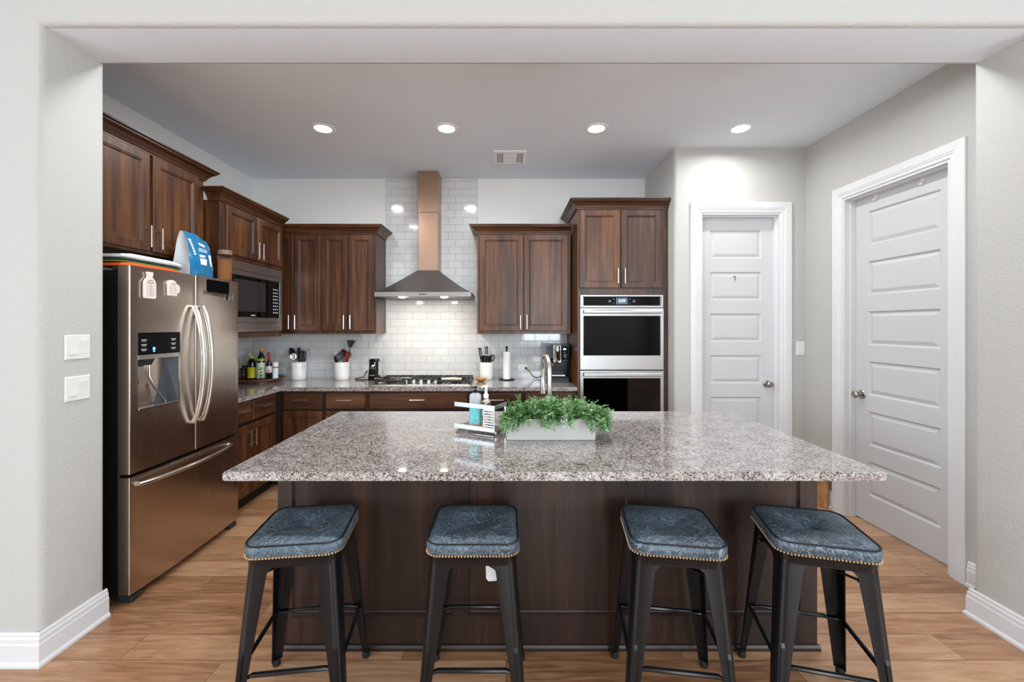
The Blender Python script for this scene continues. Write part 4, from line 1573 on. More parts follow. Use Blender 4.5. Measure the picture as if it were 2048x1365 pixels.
mb = MB(); mb.box(0, CW, -.003, 0, .024, .046, .001)
mb.build('front_lip', LIP, cad, smooth=0)
mb = MB(); mb.box(0, CW, -.003, .0, .138, .160, .001); mb.box(CW - .003, CW, .0, CDp - .02, .138, .160, .001)
mb.build('upper_rail', LIP, cad, smooth=0)
mb = MB()
for y in (CDp - .024, CDp - .034):
    mb.tube([(CW - .0045, y, .028), (CW - .0045, y, .139)], .002, 6)
mb.build('rail_post', SHINE, cad)
mb = MB()
for k in range(7):
    mb.box(CW - .060, CW - .004, -.0045, -.0015, .050 + .0135 * k, .0575 + .0135 * k)
mb.box(CW - .066, CW - .060, -.0045, -.0015, .046, .138); mb.box(CW - .004, CW, -.0045, -.0015, .046, .138)
mb.build('slotted_panel', WHITEP, cad, smooth=0)
p = local(cad, .095, .055)
t = thing('soap_bottle', 'turquoise dish soap bottle with a black pump in the sink caddy', 'bottle', (p.x, p.y, CT + .0295), R(-10))
mb = MB(); mb.loft([[(x, y, z) for x, y in rrect(w, w * .72, .016, 4)] for w, z in ((.056, 0), (.062, .004), (.062, .160), (.056, .172), (.030, .178), (.020, .180))])
mb.build('clear_body', plain('clear_grey_plastic', 'd3d4d6', .12, trans=.35, ior=1.3), t, smooth=40)
mb = MB(); mb.loft([[(x, y, z) for x, y in rrect(.0632, .0462, .0165, 4)] for z in (.022, .125)])
def teal():
    m, nt, p_ = newmat('turquoise_label')
    v = coords(nt, (1, 1, 1))
    n = nd(nt, 'ShaderNodeTexNoise', i_Scale=38.0, i_Detail=2.0, i_Distortion=1.0)
    nt.links.new(v, n.inputs['Vector'])
    rp = ramp(nt, [(.38, '7fd0d2'), (.55, '54b8bc'), (.68, '9adfdc'), (.76, '2f7fb0')])
    nt.links.new(n.outputs[0], rp.inputs[0])
    nt.links.new(rp.outputs[0], p_.inputs['Base Color'])
    p_.inputs['Roughness'].default_value = .25
    return m
mb.build('label_wrap', teal(), t, smooth=40)
mb = MB(); mb.lathe([(.011, .180), (.011, .192), (.004, .193), (.004, .205), (.009, .206), (.009, .212), (.0001, .213)], seg=16)
mb.tube([(0, 0, .209), (-.012, -.026, .209), (-.013, -.030, .203)], .0035, 8)
mb.build('pump', BLACKP, t)
p = local(cad, .156, .062)
t = thing('soap_bottle', 'patterned soap bottle with a tall white pump in the sink caddy', 'bottle', (p.x, p.y, CT + .0295), R(20))
def spots():
    m, nt, p_ = newmat('brown_patterned_glaze')
    v = coords(nt, (1, 1, 1))
    n = nd(nt, 'ShaderNodeTexNoise', i_Scale=40.0, i_Detail=2.0)
    nt.links.new(v, n.inputs['Vector'])
    rp = ramp(nt, [(.42, '2a2422'), (.48, '9a7f72'), (.56, 'd9cfc8'), (.66, 'b49488')])
    nt.links.new(n.outputs[0], rp.inputs[0])
    nt.links.new(rp.outputs[0], p_.inputs['Base Color'])
    p_.inputs['Roughness'].default_value = .3
    return m
mb = MB(); mb.lathe([(.018, 0), (.022, .004), (.022, .120), (.024, .128), (.024, .140), (.014, .150), (.012, .154)], seg=24)
mb.build('glazed_body', spots(), t)
PALE = plain('pale_lilac_plastic', 'e4e4ee', .3)
mb = MB(); mb.lathe([(.013, .154), (.014, .172), (.008, .178), (.006, .200), (.011, .214), (.011, .222), (.0001, .223)], seg=18)
mb.tube([(0, 0, .215), (-.020, -.012, .217), (-.028, -.017, .212)], .0045, 8)
mb.build('pump', PALE, t)
p = local(cad, .148, .016)
mb = MB(); mb.loft([[(x, y, z) for x, y in rrect(w, .020, .006, 3)] for w, z in ((.034, 0), (.038, .003), (.038, .014), (.034, .017))])
tag(mb.build('scrub_sponge', paint('tan_sponge', 'a9764c', .9, 300, .6), loc=(p.x, p.y, CT + .0295), rot=(0, 0, R(-27.5)), smooth=40), 'small tan scrubbing sponge at the foot of the soap bottles', 'sponge')

# ------------------------------------------------------------------ cooktop
KX, KY0, KY1 = -.790, 3.850, 4.330
t = thing('gas_cooktop', 'five-burner stainless gas cooktop with black grates under the range hood', 'cooktop', (KX, KY0, CT + .0005))
mb = MB()
mb.loft([[(x, y, z) for x, y in rrect(.916 - i, .478 - i, .012, 4, 0, .24)] for i, z in ((0, 0), (0, .004), (.006, .009), (.03, .010))])
mb.build('steel_pan', CHROME, t, smooth=40)
for bx, by, br in ((-.310, .13, .038), (-.310, .36, .045), (0, .27, .058), (.310, .13, .038), (.310, .36, .045)):
    mb = MB(); mb.lathe([(br + .012, .0105), (br + .012, .016), (br, .020), (br, .026), (br - .006, .029), (.0001, .029)], (bx, by, 0), 24)
    mb.build('burner', IRON, t)
def grate(x0, x1):
    mb = MB()
    y0, y1 = .075 if x0 > -.2 and x1 < .2 else .028, .455
    if abs((x0 + x1) / 2) < .05:
        y0 = .115
    z0, z1 = .030, .044
    b = .007
    mb.box(x0, x1, y0, y0 + 2 * b, z0, z1, .002); mb.box(x0, x1, y1 - 2 * b, y1, z0, z1, .002)
    mb.box(x0, x0 + 2 * b, y0 + 2 * b, y1 - 2 * b, z0, z1, .002); mb.box(x1 - 2 * b, x1, y0 + 2 * b, y1 - 2 * b, z0, z1, .002)
    nn = 5
    for k in range(1, nn + 1):
        x = x0 + (x1 - x0) * k / (nn + 1)
        mb.box(x - .005, x + .005, y0 + 2 * b, y1 - 2 * b, z0 + .002, z1 - .0005, .001)
    ym = (y0 + y1) / 2
    for yy in (ym - .08, ym, ym + .08):
        mb.box(x0 + 2 * b, x1 - 2 * b, yy - .005, yy + .005, z0 + .002, z1 - .001, .001)
    for xx in (x0, x1 - .014):
        for yy in (y0, y1 - .014):
            mb.box(xx, xx + .014, yy, yy + .014, .0095, z0)
    mb.build('burner_grate', IRON, t, smooth=0)
grate(-.448, -.152); grate(-.149, .149); grate(.152, .448)
for kx in (-.160, -.084, -.015, .058, .125):
    mb = MB(); mb.lathe([(.021, .0100), (.022, .014), (.018, .017), (.0165, .040), (.014, .043), (.0001, .0435)], (kx, .060, 0), 20)
    mb.box(kx - .0035, kx + .0035, .042, .078, .030, .047, .001)
    mb.build('knob', SHINE, t, label='polished metal burner knob')
# tools lying on the grates
GT = CT + .0005 + .0445
WOODU = plain('pale_utensil_wood', 'c08a58', .5)
def tool(name, label, loc, rz, build, cat='utensil', group=None, rot=None):
    o = thing(name, label, cat, loc, rz, group, rot)
    build(o)
    return o
def fish_turner(o):
    mb = MB(); mb.tube([(-.135, 0, .010), (-.06, 0, .012), (0, 0, .010)], [.009, .010, .007], 10)
    mb.build('grip', BLACKP, o)
    mb = MB(); mb.tube([(0, 0, .010), (.09, 0, .009)], .004, 8)
    mb.build('shaft', SHINE, o)
    mb = MB(); mb.prism([(.085, -.010), (.110, -.030), (.195, -.036), (.195, .036), (.110, .030), (.085, .010)], 'xy', .006, .0085)
    mb.build('blade', SHINE, o, smooth=0)
tool('slotted_turner', 'black-handled metal turner lying on the left grate of the cooktop', (KX - .33, KY0 + .135, GT + .0005), R(8), fish_turner)
def ladle_flat(o):
    mb = MB(); mb.tube([(-.16, 0, .010), (0, 0, .008), (.03, 0, .012)], [.006, .005, .004], 8)
    mb.build('handle', SHINE, o)
    mb = MB(); mb.lathe([(.0001, .004), (.028, .006), (.040, .018), (.038, .018), (.026, .008), (.0001, .0065)], (.065, 0, 0), 22)
    mb.build('bowl', SHINE, o)
tool('serving_spoon', 'shiny metal spoon lying beside the turner on the cooktop', (KX - .35, KY0 + .048, GT - .001), R(172), ladle_flat)
def turner2(o):
    mb = MB(); mb.tube([(-.105, 0, .012), (.0, 0, .014), (.085, 0, .012)], [.011, .0135, .011], 10)
    mb.build('grip', plain('cream_handle', 'dccbac', .4), o)
    mb = MB(); mb.tube([(-.18, -.01, .010), (-.14, 0, .012), (-.1055, 0, .012)], [.004, .007, .009], 8)
    mb.build('collar', BLACKP, o)
    mb = MB(); mb.tube([(.0855, 0, .012), (.13, .004, .012)], [.008, .006], 8)
    mb.build('hanging_end', BLACKP, o)
tool('kitchen_tongs', 'cream-handled kitchen tool lying on the right grate of the cooktop', (KX + .285, KY0 + .058, GT - .002), R(-1), turner2)
mb = MB(); mb.tube([(-.055, 0, .006), (0, .004, .008), (.055, 0, .006)], [.004, .006, .004], 8)
mb.tube([(-.012, .004, .008), (.0, .006, .022), (.018, .004, .026)], .003, 6)
tag(mb.build('grate_lifter', SHINE, loc=(KX + .285, KY0 + .145, GT - .0005)), 'thin shiny metal rest behind the cream-handled tool on the cooktop', 'utensil')

# ------------------------------------------------------------------ utensil crocks
def crock(label, x, y, r0, h, print_=True):
    t = thing('utensil_crock', label, 'crock', (x, y, CT + .0005), 0, 'white ceramic crocks on the back worktop')
    mb = MB()
    mb.lathe([(r0 * .84, 0), (r0 * .93, .006), (r0 * .97, h * .3), (r0, h * .75), (r0, h - .004), (r0 - .002, h), (r0 - .006, h), (r0 - .008, h - .01), (r0 * .82, .012), (.0001, .012)], seg=36)
    mb.build('pot', CERAM, t, smooth=50)
    if print_:
        mb = MB()
        for k in range(8):
            a = R(-90 - 20 + 5.6 * k)
            p = Vector((math.cos(a), math.sin(a))) * (r0 + .0008)
            q = Vector((math.cos(a + .06), math.sin(a + .06))) * (r0 + .0008)
            mb.face([mb.v((p.x, p.y, h * .775)), mb.v((q.x, q.y, h * .775)), mb.v((q.x, q.y, h * .80)), mb.v((p.x, p.y, h * .80))])
        mb.build('faint_lettering', plain('faint_grey_print', 'b9b9b4', .4), t, smooth=0)
    return t
c_a = crock('white utensil crock in the corner full of black and steel tools', -2.152, 4.285, .077, .183)
c_b = crock('white utensil crock with the tall black spatula and red spoons', -1.703, 4.285, .077, .183, False)
c_c = crock('white crock of knives and scissors right of the cooktop', -.205, 4.285, .070, .180)

BLKN, GREYN, REDN, RUST = plain('black_nylon', '161617', .4), plain('grey_silicone', '54585c', .5), plain('red_silicone', 'b8231c', .4), plain('rust_silicone', '8f3b22', .5)
PEACH = plain('tan_wood_tool', 'b98a63', .55)
def head_spoon(o, L, m, w=.033, h=.090):
    mb = MB()
    rings = []
    for k in range(9):
        u = k / 8
        z = L + h * u
        ww = max(.003, w * math.sin(PI * min(1, .12 + u * .86)) ** .7)
        dip = .010 * math.sin(PI * u)
        rings.append([(-ww, 0, z), (-ww * .5, dip, z), (ww * .5, dip, z), (ww, 0, z), (ww * .5, dip - .003, z), (-ww * .5, dip - .003, z)])
    mb.loft(rings)
    mb.build('bowl', m, o, smooth=60)
def head_spatula(o, L, m, w0=.020, w1=.048, h=.085, slots=False):
    mb = MB(); mb.prism([(-w0, L), (w0, L), (w1, L + h), (w1 * .25, L + h + .004), (-w1, L + h - .010)], 'xz', -.0018, .0018)
    mb.build('blade', m, o, smooth=0)
def head_whisk(o, L, m, r=.036, h=.125):
    mb = MB()
    for k in range(5):
        a = PI * k / 5
        pts = []
        for q in range(17):
            u = q / 16 * 2 - 1
            w = r * math.cos(u * PI / 2) ** .55 if abs(u) < .999 else 0
            s = math.sin(PI * (u + 1) / 2)
            zz = L + h * s ** .9
            x = -r * math.cos(PI * (u + 1) / 2) * (.35 + .65 * s) 
            pts.append((x * math.cos(a), x * math.sin(a), zz))
        mb.tube(pts, .0012, 4)
    mb.build('wire_loops', m, o)
def head_ladle(o, L, m, r=.040):
    mb = MB()
    M = Matrix.Rotation(R(80), 4, 'X')
    mb.lathe([(.0001, -.026), (r * .55, -.023), (r * .9, -.010), (r, .006), (r * .93, .006), (r * .82, -.008), (r * .5, -.019), (.0001, -.022)], (0, 0, L + r), 20, M)
    mb.build('cup', m, o, smooth=60)
def head_turner(o, L, m):
    mb = MB()
    pts = [(-.030, L), (.030, L), (.036, L + .085), (-.036, L + .085)]
    for k in range(5):
        x = -.034 + .017 * k
        mb.box(x - .0045, x + .0045, -.0015, .0015, L, L + .085)
    mb.box(-.0385, .0385, -.0015, .0015, L + .0855, L + .095); mb.box(-.0385, .0385, -.0015, .0015, L - .010, L - .0005)
    mb.build('slotted_blade', m, o, smooth=0)
def utensil(name, label, cr, ang, lean, L, hm, head, spin=0, hr=.0055, grp=None):
    """one tool standing in a crock, leaning out over the rim"""
    cx, cy, cz = cr.location
    r0 = max(-.03, (.047 if cr is c_c else .053) - .175 * math.tan(R(lean)))
    a = R(ang)
    bx, by = cx + r0 * math.cos(a), cy + r0 * math.sin(a)
    o = thing(name, label, 'utensil', (bx, by, cz + .0145), 0, grp)
    ax = Vector((-math.sin(a), math.cos(a), 0))
    M = Matrix.Rotation(R(lean), 4, ax) @ Matrix.Rotation(R(spin), 4, 'Z')
    o.rotation_euler = M.to_euler()
    mb = MB(); mb.tube([(0, 0, .002), (0, 0, L * .6), (0, 0, L + .012)], [hr, hr * .9, hr * .7], 8)
    mb.build('handle', hm, o)
    head(o)
    return o
GA = 'cooking tools in the corner crock'
utensil('spoon', 'black nylon spoon leaning far left out of the corner crock', c_a, 168, 18, .245, BLKN, lambda o: head_spoon(o, .245, BLKN, .034, .085), grp=GA)
utensil('skimmer', 'steel skimmer leaning left in the corner crock', c_a, 248, 14, .195, SHINE, lambda o: head_ladle(o, .205, SHINE, .032), spin=20, grp=GA)
utensil('ladle', 'black ladle standing highest in the middle of the corner crock', c_a, 115, 4, .235, BLKN, lambda o: head_spoon(o, .235, BLKN, .022, .085), spin=40, grp=GA)
utensil('whisk', 'steel wire whisk on the right of the corner crock', c_a, 10, 15, .180, SHINE, lambda o: head_whisk(o, .190, SHINE, .048, .125), hr=.006, grp=GA)
utensil('pasta_server', 'black slotted server beside the whisk in the corner crock', c_a, 322, 9, .190, BLKN, lambda o: head_turner(o, .190, BLKN), spin=10, grp=GA)
utensil('potato_masher', 'black-wired masher behind the whisk in the corner crock', c_a, 72, 8, .185, SHINE, lambda o: head_whisk(o, .185, BLKN, .034, .105), spin=30, grp=GA)
GB = 'cooking tools in the middle crock'
utensil('spatula', 'tall dark spatula with a wide blade rising from the middle crock', c_b, 10, 10, .325, BLKN, lambda o: head_spatula(o, .325, plain('dark_brown_nylon', '3a322d', .5), .016, .044, .075), hr=.0065, grp=GB)
utensil('spoon', 'round grey silicone ladle in front in the middle crock', c_b, 270, 5, .190, GREYN, lambda o: head_ladle(o, .190, GREYN, .040), grp=GB)
utensil('spoon', 'dark red spoon head standing behind the grey ladle', c_b, 100, 5, .215, BLKN, lambda o: head_spoon(o, .215, plain('dark_red_nylon', '5c1f1c', .4), .040, .085), grp=GB)
utensil('spoon', 'rust brown spoon on the right of the middle crock', c_b, 45, 13, .210, RUST, lambda o: head_spoon(o, .210, RUST, .028, .075), spin=20, grp=GB)
utensil('spatula', 'bright red spatula low on the right of the middle crock', c_b, 330, 15, .160, WHITEP, lambda o: head_spoon(o, .160, REDN, .020, .070), spin=-10, grp=GB)
utensil('brush', 'tan wooden brush with a white end leaning left in the middle crock', c_b, 165, 13, .195, PEACH, lambda o: (head_spatula(o, .195, PEACH, .018, .024, .055), MB().box(-.024, .024, -.006, .006, .252, .278, .002).build('bristle_block', WHITEP, o, smooth=0)), grp=GB)
utensil('turner', 'black turner leaning left at the front of the middle crock', c_b, 205, 10, .150, BLKN, lambda o: head_spatula(o, .150, BLKN, .016, .022, .085), grp=GB)
GC = 'knives and scissors in the right crock'
def knife(o, L, m1, m2, w=.0135):
    mb = MB(); mb.loft([[(x * s, y * s2, z) for x, y in ((-w, -.006), (w, -.006), (w, .006), (-w, .006))] for s, s2, z in ((.6, .8, L), (.9, 1, L + .015), (1, 1, L + .06), (1.05, 1, L + .10), (.7, .8, L + .115))])
    mb.build('grip', m1, o, smooth=0)
    mb = MB(); mb.box(-.003, .003, -.0068, -.0061, L + .02, L + .10)
    mb.build('inlay', m2, o, smooth=0)
for nm, lb, ang, ln, L, m1, m2 in (('knife', 'tallest black-handled knife on the left of the knife crock', 190, 9, .205, BLACKP, SHINE), ('knife', 'tall black-handled knife in the middle of the knife crock', 90, 2, .212, BLACKP, SHINE),
                                  ('knife', 'steel-handled knife at the front left of the knife crock', 235, 6, .140, SHINE, BLACKP), ('knife', 'steel-handled knife at the front middle of the knife crock', 272, 4, .140, SHINE, BLACKP),
                                  ('knife', 'steel-handled knife at the front right of the knife crock', 308, 5, .135, SHINE, BLACKP), ('knife', 'short black-handled knife at the far left of the knife crock', 165, 12, .150, BLACKP, SHINE)):
    utensil(nm, lb, c_c, ang, ln, L, SHINE, lambda o, L=L, m1=m1, m2=m2: knife(o, L, m1, m2), hr=.0045, grp=GC)
def scissor_head(o):
    mb = MB()
    for s in (-1, 1):
        pts = [(s * .016 + .015 * math.cos(a) , 0, .212 + .030 * math.sin(a)) for a in [2 * PI * k / 14 for k in range(14)]]
        mb.tube(pts, .0055, 8, True)
    mb.build('finger_loops', BLACKP, o)
utensil('scissors', 'black-handled scissors on the right of the knife crock', c_c, 10, 8, .172, BLACKP, scissor_head, hr=.007, grp=GC)

# ------------------------------------------------------------------ things on the back worktop
t = thing('can_opener', 'black upright electric can opener left of the cooktop', 'can opener', (-1.350, 4.235, CT + .0005), R(-8))
mb = MB(); mb.loft([[(x, y, z) for x, y in rrect(w, d, .018, 4)] for w, d, z in ((.104, .10, 0), (.104, .10, .006), (.096, .088, .10), (.090, .080, .205), (.078, .066, .218))])
mb.build('body', BLACKP, t, smooth=40)
mb = MB(); mb.box(-.030, .030, -.052, -.040, .115, .190, .004)
mb.lathe([(.0001, 0), (.015, 0), (.015, .012), (.0001, .014)], (0, -.052, .150), 18, Matrix.Rotation(R(90), 4, 'X'))
mb.build('cutter_head', SHINE, t, smooth=40)
mb = MB(); mb.loft([[(x, y, z) for x, y in ((-.030, -.048), (.034, -.048), (.036, -.034), (-.030, -.034))] for z in (.206, .214)])
mb.build('lever', SHINE, t, smooth=0)
mb = MB(); mb.box(.0525, .060, -.040, .030, .004, .195, .002)
mb.build('chrome_side', SHINE, t, smooth=0)
mb = MB(); mb.box(-.026, .026, -.0515, -.0495, .052, .057)
mb.build('badge', LETTER, t, smooth=0)
mb = MB()
mb.tube([(-1.400, 4.22, CT + .008), (-1.47, 4.19, CT + .007), (-1.53, 4.21, CT + .009), (-1.555, 4.25, CT + .012), (-1.555, 4.30, CT + .008), (-1.50, 4.345, CT + .02), (-1.478, 4.365, CT + .07), (-1.468, 4.368, 1.0)], .0045, 8)
tag(mb.build('power_cord', RUBBER), 'black cord of the can opener looping on the worktop', 'cord')

t = thing('wooden_bowl', 'small honey-coloured wooden bowl in front of the knife crock', 'bowl', (-.252, 4.140, CT + .0005))
mb = MB(); mb.lathe([(.024, 0), (.028, .003), (.048, .018), (.056, .032), (.053, .033), (.044, .021), (.024, .008), (.0001, .006)], seg=32)
mb.build('bowl', wood('honey_wood', 'x', '8a5a22', 'c08a3f', 'd6a457', .35), t, smooth=60)

t = thing('paper_towel_holder', 'black upright paper towel holder on the back worktop', 'holder', (.008, 4.270, CT + .0005))
mb = MB(); mb.lathe([(.083, 0), (.084, .004), (.080, .008), (.0001, .009)], seg=36)
mb.build('base', BLACKP, t)
mb = MB(); mb.lathe([(.008, .009), (.008, .315), (.011, .318), (.0125, .340), (.0125, .345), (.0001, .346)], seg=16)
mb.build('post', BLACKP, t)
mb = MB(); mb.lathe([(.016, .0), (.0385, .0), (.0385, .282), (.016, .282), (.016, 0)], seg=32, cap0=False, cap1=False)
o = mb.build('paper_towel_roll', paint('white_paper_towel', 'f0efec', .9, 260, .3), loc=(.008, 4.270, CT + .010), smooth=40)
tag(o, 'white paper towel roll standing on the black holder', 'paper towels')

# coffee machine
t = thing('coffee_machine', 'black and chrome espresso machine in the corner beside the oven tower', 'coffee machine', (.532, 4.06, CT + .0005))
mb = MB()
mb.prism([(.0, .0), (.30, .0), (.30, .372), (.0, .372), (.0, .235), (.12, .225), (.12, .070), (.0, .062)], 'yz', -.090, .090)
mb.build('body', plain('gloss_black_body', '070708', .25, spec=.22), t, smooth=0)
mb = MB(); mb.box(-.066, .010, -.006, -.0005, .200, .362, .003)
mb.build('chrome_front', SHINE, t, smooth=0)
mb = MB(); mb.lathe([(.026, .215), (.029, .22), (.029, .355), (.024, .362)], (-.028, -.030, 0), 24)
mb.build('brew_group', SHINE, t)
mb = MB(); mb.box(.014, .084, -.0025, -.0005, .215, .360)
cpn = mb.build('control_panel', BLACKG, t, smooth=0)
mb = MB(); mb.box(.032, .058, -.0032, -.0026, .322, .335)
mb.build('blue_light', plain('blue_backlight', '9fd0ff', .3, emit='7fc4ff', estr=7), cpn, smooth=0)
mb = MB()
for z, xa, xb in ((.292, .036, .046), (.268, .034, .066), (.250, .034, .062)):
    mb.box(xa, xb, -.0032, -.0026, z, z + .006)
mb.build('lettering', LETTER, cpn, smooth=0)
mb = MB(); mb.tube([(-.030, -.028, .205), (-.060, -.075, .196), (-.085, -.115, .186)], [.012, .009, .010], 10)
mb.build('portafilter_handle', CHROME, t)
mb = MB(); mb.box(-.085, .050, -.010, .10, .0625, .076, .002)
mb.build('drip_tray', CHROME, t, smooth=0)
mb = MB()
for k in range(6):
    mb.tube([(-.082 + .026 * k, -.012, .040), (-.070 + .026 * k, -.012, .055), (-.058 + .026 * k, -.012, .040)], .003, 6)
mb.build('tray_ornament', DARKG, t)
mb = MB()
for xx in (-.103, -.118, -.133):
    mb.tube([(xx, .02, .10), (xx, .02, .355)], .006, 8)
mb.box(-.140, -.0905, .0, .10, .355, .372, .002)
mb.box(-.140, -.0905, .0, .10, .085, .10, .002)
mb.build('milk_frother', GREYIN, t, smooth=40)
mb = MB()
mb.lathe([(.0001, .0), (.012, .0), (.011, .016), (.006, .022), (.0001, .022)], (.212, YB - TS - .0085, 1.024), 14, Matrix.Rotation(R(90), 4, 'X'))
mb.tube([(.212, YB - TS - .030, 1.024), (.235, 4.335, 1.005), (.265, 4.325, .965), (.295, 4.32, .935), (.33, 4.32, .928), (.36, 4.32, .940), (.385, 4.33, .955), (.44, 4.345, .962)], .0042, 8)
tag(mb.build('power_cord', RUBBER), 'black cord of the espresso machine plugged into the outlet', 'cord')

# bottle tray in the left corner
TCX, TCY = -2.458, 4.125
t = thing('turntable', 'round brown wooden turntable with a raised rim in the left corner', 'tray', (TCX, TCY, CT + .0005))
WTRAY = wood('reddish_tray_wood', 'x', '3a2018', '6e4434', '96664e', .4)
mb = MB(); mb.lathe([(.150, 0), (.150, .010), (.085, .012), (.0001, .012)], seg=40)
mb.build('base', WTRAY, t)
mb = MB(); mb.lathe([(.130, .0125), (.190, .014), (.215, .030), (.222, .042), (.218, .043), (.205, .030), (.185, .022), (.0001, .022)], seg=48)
mb.build('dish', WTRAY, t, smooth=60)
TZ = CT + .0005 + .0225
DGLASS = plain('dark_green_glass', '10180e', .08, coat=.4)
def bottle(label, x, y, body, prof, parts):
    t = thing('bottle', label, 'bottle', (x, y, TZ), 0, 'bottles on the corner turntable')
    mb = MB(); mb.lathe(prof, seg=28)
    mb.build('glass_body', body, t, smooth=50)
    for nm, pf, m in parts:
        mb = MB(); mb.lathe(pf, seg=28, cap0=False, cap1=pf[-1][0] > .001)
        mb.build(nm, m, t, smooth=50)
    return t
YL = plain('yellow_label', 'c8c01c', .45)
t1 = bottle('dark olive oil bottle with a yellow label and pointed yellow cap', -2.515, 4.08, DGLASS, [(.036, 0), (.040, .004), (.040, .165), (.034, .190), (.018, .208), (.013, .212)],
            [('label', [(.0404, .022), (.0404, .128)], YL), ('cap', [(.014, .212), (.016, .214), (.015, .228), (.006, .258), (.002, .262), (.0001, .262)], plain('yellow_cap', 'c6cc22', .4))])
t2 = bottle('tall green oil bottle with an orange cap and an avocado on its label', -2.425, 4.085, DGLASS, [(.038, 0), (.042, .004), (.042, .185), (.036, .220), (.018, .258), (.0145, .268), (.0145, .285)],
            [('label', [(.0424, .016), (.0424, .172)], plain('green_white_label', 'cfdcc4', .45)), ('neck_label', [(.0425, .190), (.0375, .214)], plain('yellow_green_label', '9fae2c', .4)), ('cap', [(.016, .285), (.017, .287), (.017, .312), (.0145, .315), (.0001, .315)], plain('orange_cap', 'e0872a', .4))])
def decal(t, r, ang, w, z0, z1, m, name, k=8, ell=True):
    mb = MB()
    n = 16
    pts = []
    for q in range(n):
        a = 2 * PI * q / n
        u, v = (math.cos(a), math.sin(a)) if ell else (max(-1, min(1, 1.5 * math.cos(a))), max(-1, min(1, 1.5 * math.sin(a))))
        th = R(ang) + u * w / 2 / r
        pts.append((r * math.cos(th), r * math.sin(th), (z0 + z1) / 2 + v * (z1 - z0) / 2))
    c = mb.v((r * math.cos(R(ang)), r * math.sin(R(ang)), (z0 + z1) / 2))
    vs = [mb.v(p) for p in pts]
    for a, b in zip(vs, vs[1:] + vs[:1]):
        mb.face([c, a, b])
    return mb.build(name, m, t, smooth=0)
FA = -62
decal(t2, .0432, FA, .050, .128, .168, plain('white_print_panel', 'e9ece4', .5), 'lettering', ell=False)
decal(t2, .0433, FA, .048, .100, .126, plain('green_print', '4f9a4a', .5), 'lettering', ell=False)
decal(t2, .0432, FA, .050, .060, .098, plain('pale_flesh_print', 'f0dcb0', .5), 'avocado_print')
decal(t2, .0438, FA, .022, .068, .088, plain('brown_stone_print', '9a4a14', .5), 'avocado_stone_print')
decal(t2, .0432, FA, .050, .018, .056, plain('dark_print_band', '2b3a2c', .5), 'lettering', ell=False)
t3 = bottle('slim vinegar bottle with a red neck seal and a red fruit on its label', -2.342, 4.075, plain('dark_vinegar_glass', '160d0e', .08, coat=.4), [(.026, 0), (.029, .003), (.029, .140), (.026, .165), (.0135, .195), (.0125, .215)],
            [('label', [(.0293, .075), (.0293, .165 - .028)], plain('white_label', 'e8e2da', .5)), ('neck_seal', [(.0138, .197), (.0142, .215), (.0135, .272), (.013, .274), (.0001, .274)], plain('red_seal', 'a8232a', .35))])
decal(t3, .0297, FA, .034, .078, .108, plain('red_fruit_print', 'c23a3c', .5), 'fruit_print')
t4 = bottle('pale seasoning jar with a tall white cap at the end of the turntable', -2.285, 4.085, plain('pale_jar', 'dfe4e6', .3), [(.024, 0), (.026, .003), (.026, .128), (.024, .132)],
            [('orange_band', [(.0262, .116), (.0262, .132)], plain('tan_band', 'b07a4a', .5)), ('cap', [(.0265, .132), (.027, .134), (.027, .172), (.025, .175), (.0001, .175)], WHITEP), ('label', [(.0263, .02), (.0263, .108)], plain('pale_blue_label', 'cfdde6', .5))])
bottle('clear glass cruet with a white stopper behind the yellow label bottle', -2.585, 4.155, plain('clear_glass', 'eef2f2', .03, trans=.9, ior=1.4), [(.026, 0), (.030, .006), (.030, .12), (.012, .165), (.010, .225), (.012, .232)],
       [('stopper', [(.010, .232), (.0135, .238), (.014, .248), (.009, .256), (.0001, .258)], WHITEP)])
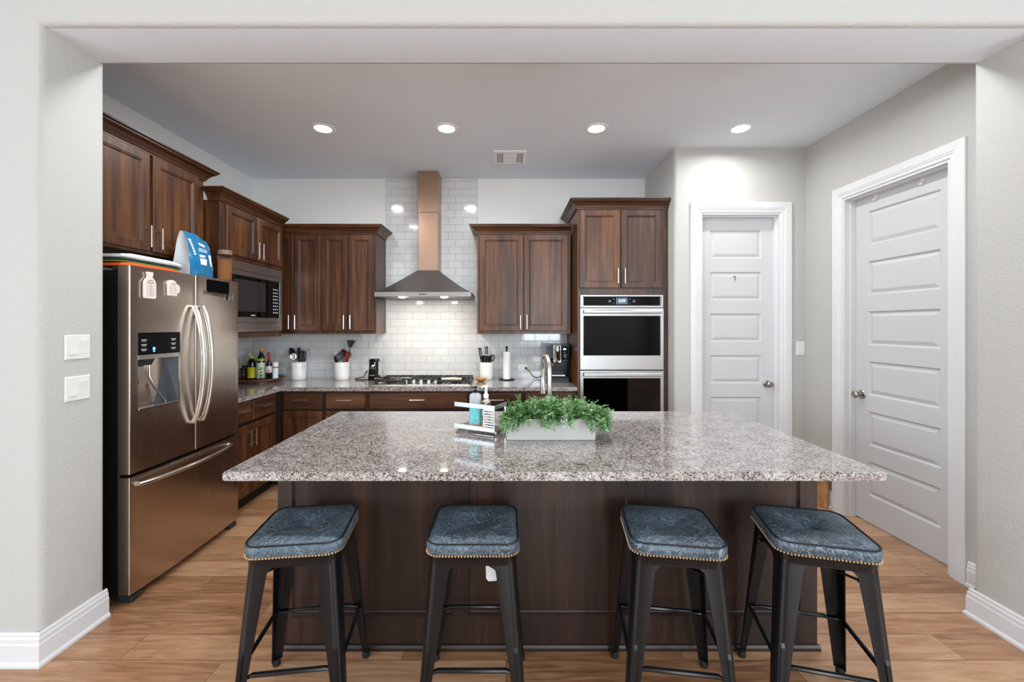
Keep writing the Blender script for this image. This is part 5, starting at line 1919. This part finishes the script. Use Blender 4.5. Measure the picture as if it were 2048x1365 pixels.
for x, y, h, lb in ((-2.555, 4.005, .125, 'dark pepper grinder in front on the turntable, partly behind the fridge'), (-2.578, 4.072, .145, 'dark sauce bottle between the grinder and the glass cruet')):
    bottle(lb, x, y, plain('black_glass_grinder', '120f10', .1, coat=.3), [(.022, 0), (.025, .004), (.022, h * .45), (.025, h * .6), (.023, h - .02)], [('cap', [(.0225, h - .02), (.024, h - .016), (.022, h), (.0001, h + .002)], BLACKP)])
t = thing('paddle_board', 'round light wooden paddle board leaning on the left tiled wall', 'board', (-2.622, 4.050, TZ + .011), R(90), rot=(R(-9), 0, R(90)))
mb = MB()
pts = [(-.016, 0), (.016, 0), (.017, .115)] + [(.062 * math.sin(R(a)), .180 - .062 * math.cos(R(a))) for a in range(22, 340, 16)] + [(-.017, .115)]
mb.prism(pts, 'xz', 0, .012)
mb.build('board', wood('pale_board_wood', 'z', '8d6242', 'b98c66', 'cfa67f', .5), t, smooth=0)
# parquet board leaning on the right wall behind the island
def checker():
    m, nt, p_ = newmat('end_grain_checker')
    v = coords(nt, (1, 1, 1), rnd=False)
    br = nd(nt, 'ShaderNodeTexBrick', offset=.5, offset_frequency=2)
    br.inputs['Color1'].default_value = rgb('c4915f'); br.inputs['Color2'].default_value = rgb('94602f'); br.inputs['Mortar'].default_value = rgb('b8834f')
    br.inputs['Scale'].default_value = 1; br.inputs['Mortar Size'].default_value = .0006; br.inputs['Brick Width'].default_value = .042; br.inputs['Row Height'].default_value = .040
    sx_ = nd(nt, 'ShaderNodeSeparateXYZ'); nt.links.new(v, sx_.inputs[0])
    cb = nd(nt, 'ShaderNodeCombineXYZ'); nt.links.new(sx_.outputs[0], cb.inputs[0]); nt.links.new(sx_.outputs[2], cb.inputs[1])
    nt.links.new(cb.outputs[0], br.inputs['Vector']); nt.links.new(br.outputs['Color'], p_.inputs['Base Color'])
    p_.inputs['Roughness'].default_value = .5
    return m
t = thing('cutting_board', 'checkered wooden board leaning on the wall behind the island, beside the wide door', 'board', (2.576, 3.530, .001), R(-90), rot=(R(-2.5), 0, R(-90)))
mb = MB(); mb.box(0, .205, 0, .020, 0, .42, .003)
mb.build('board', checker(), t, smooth=0)
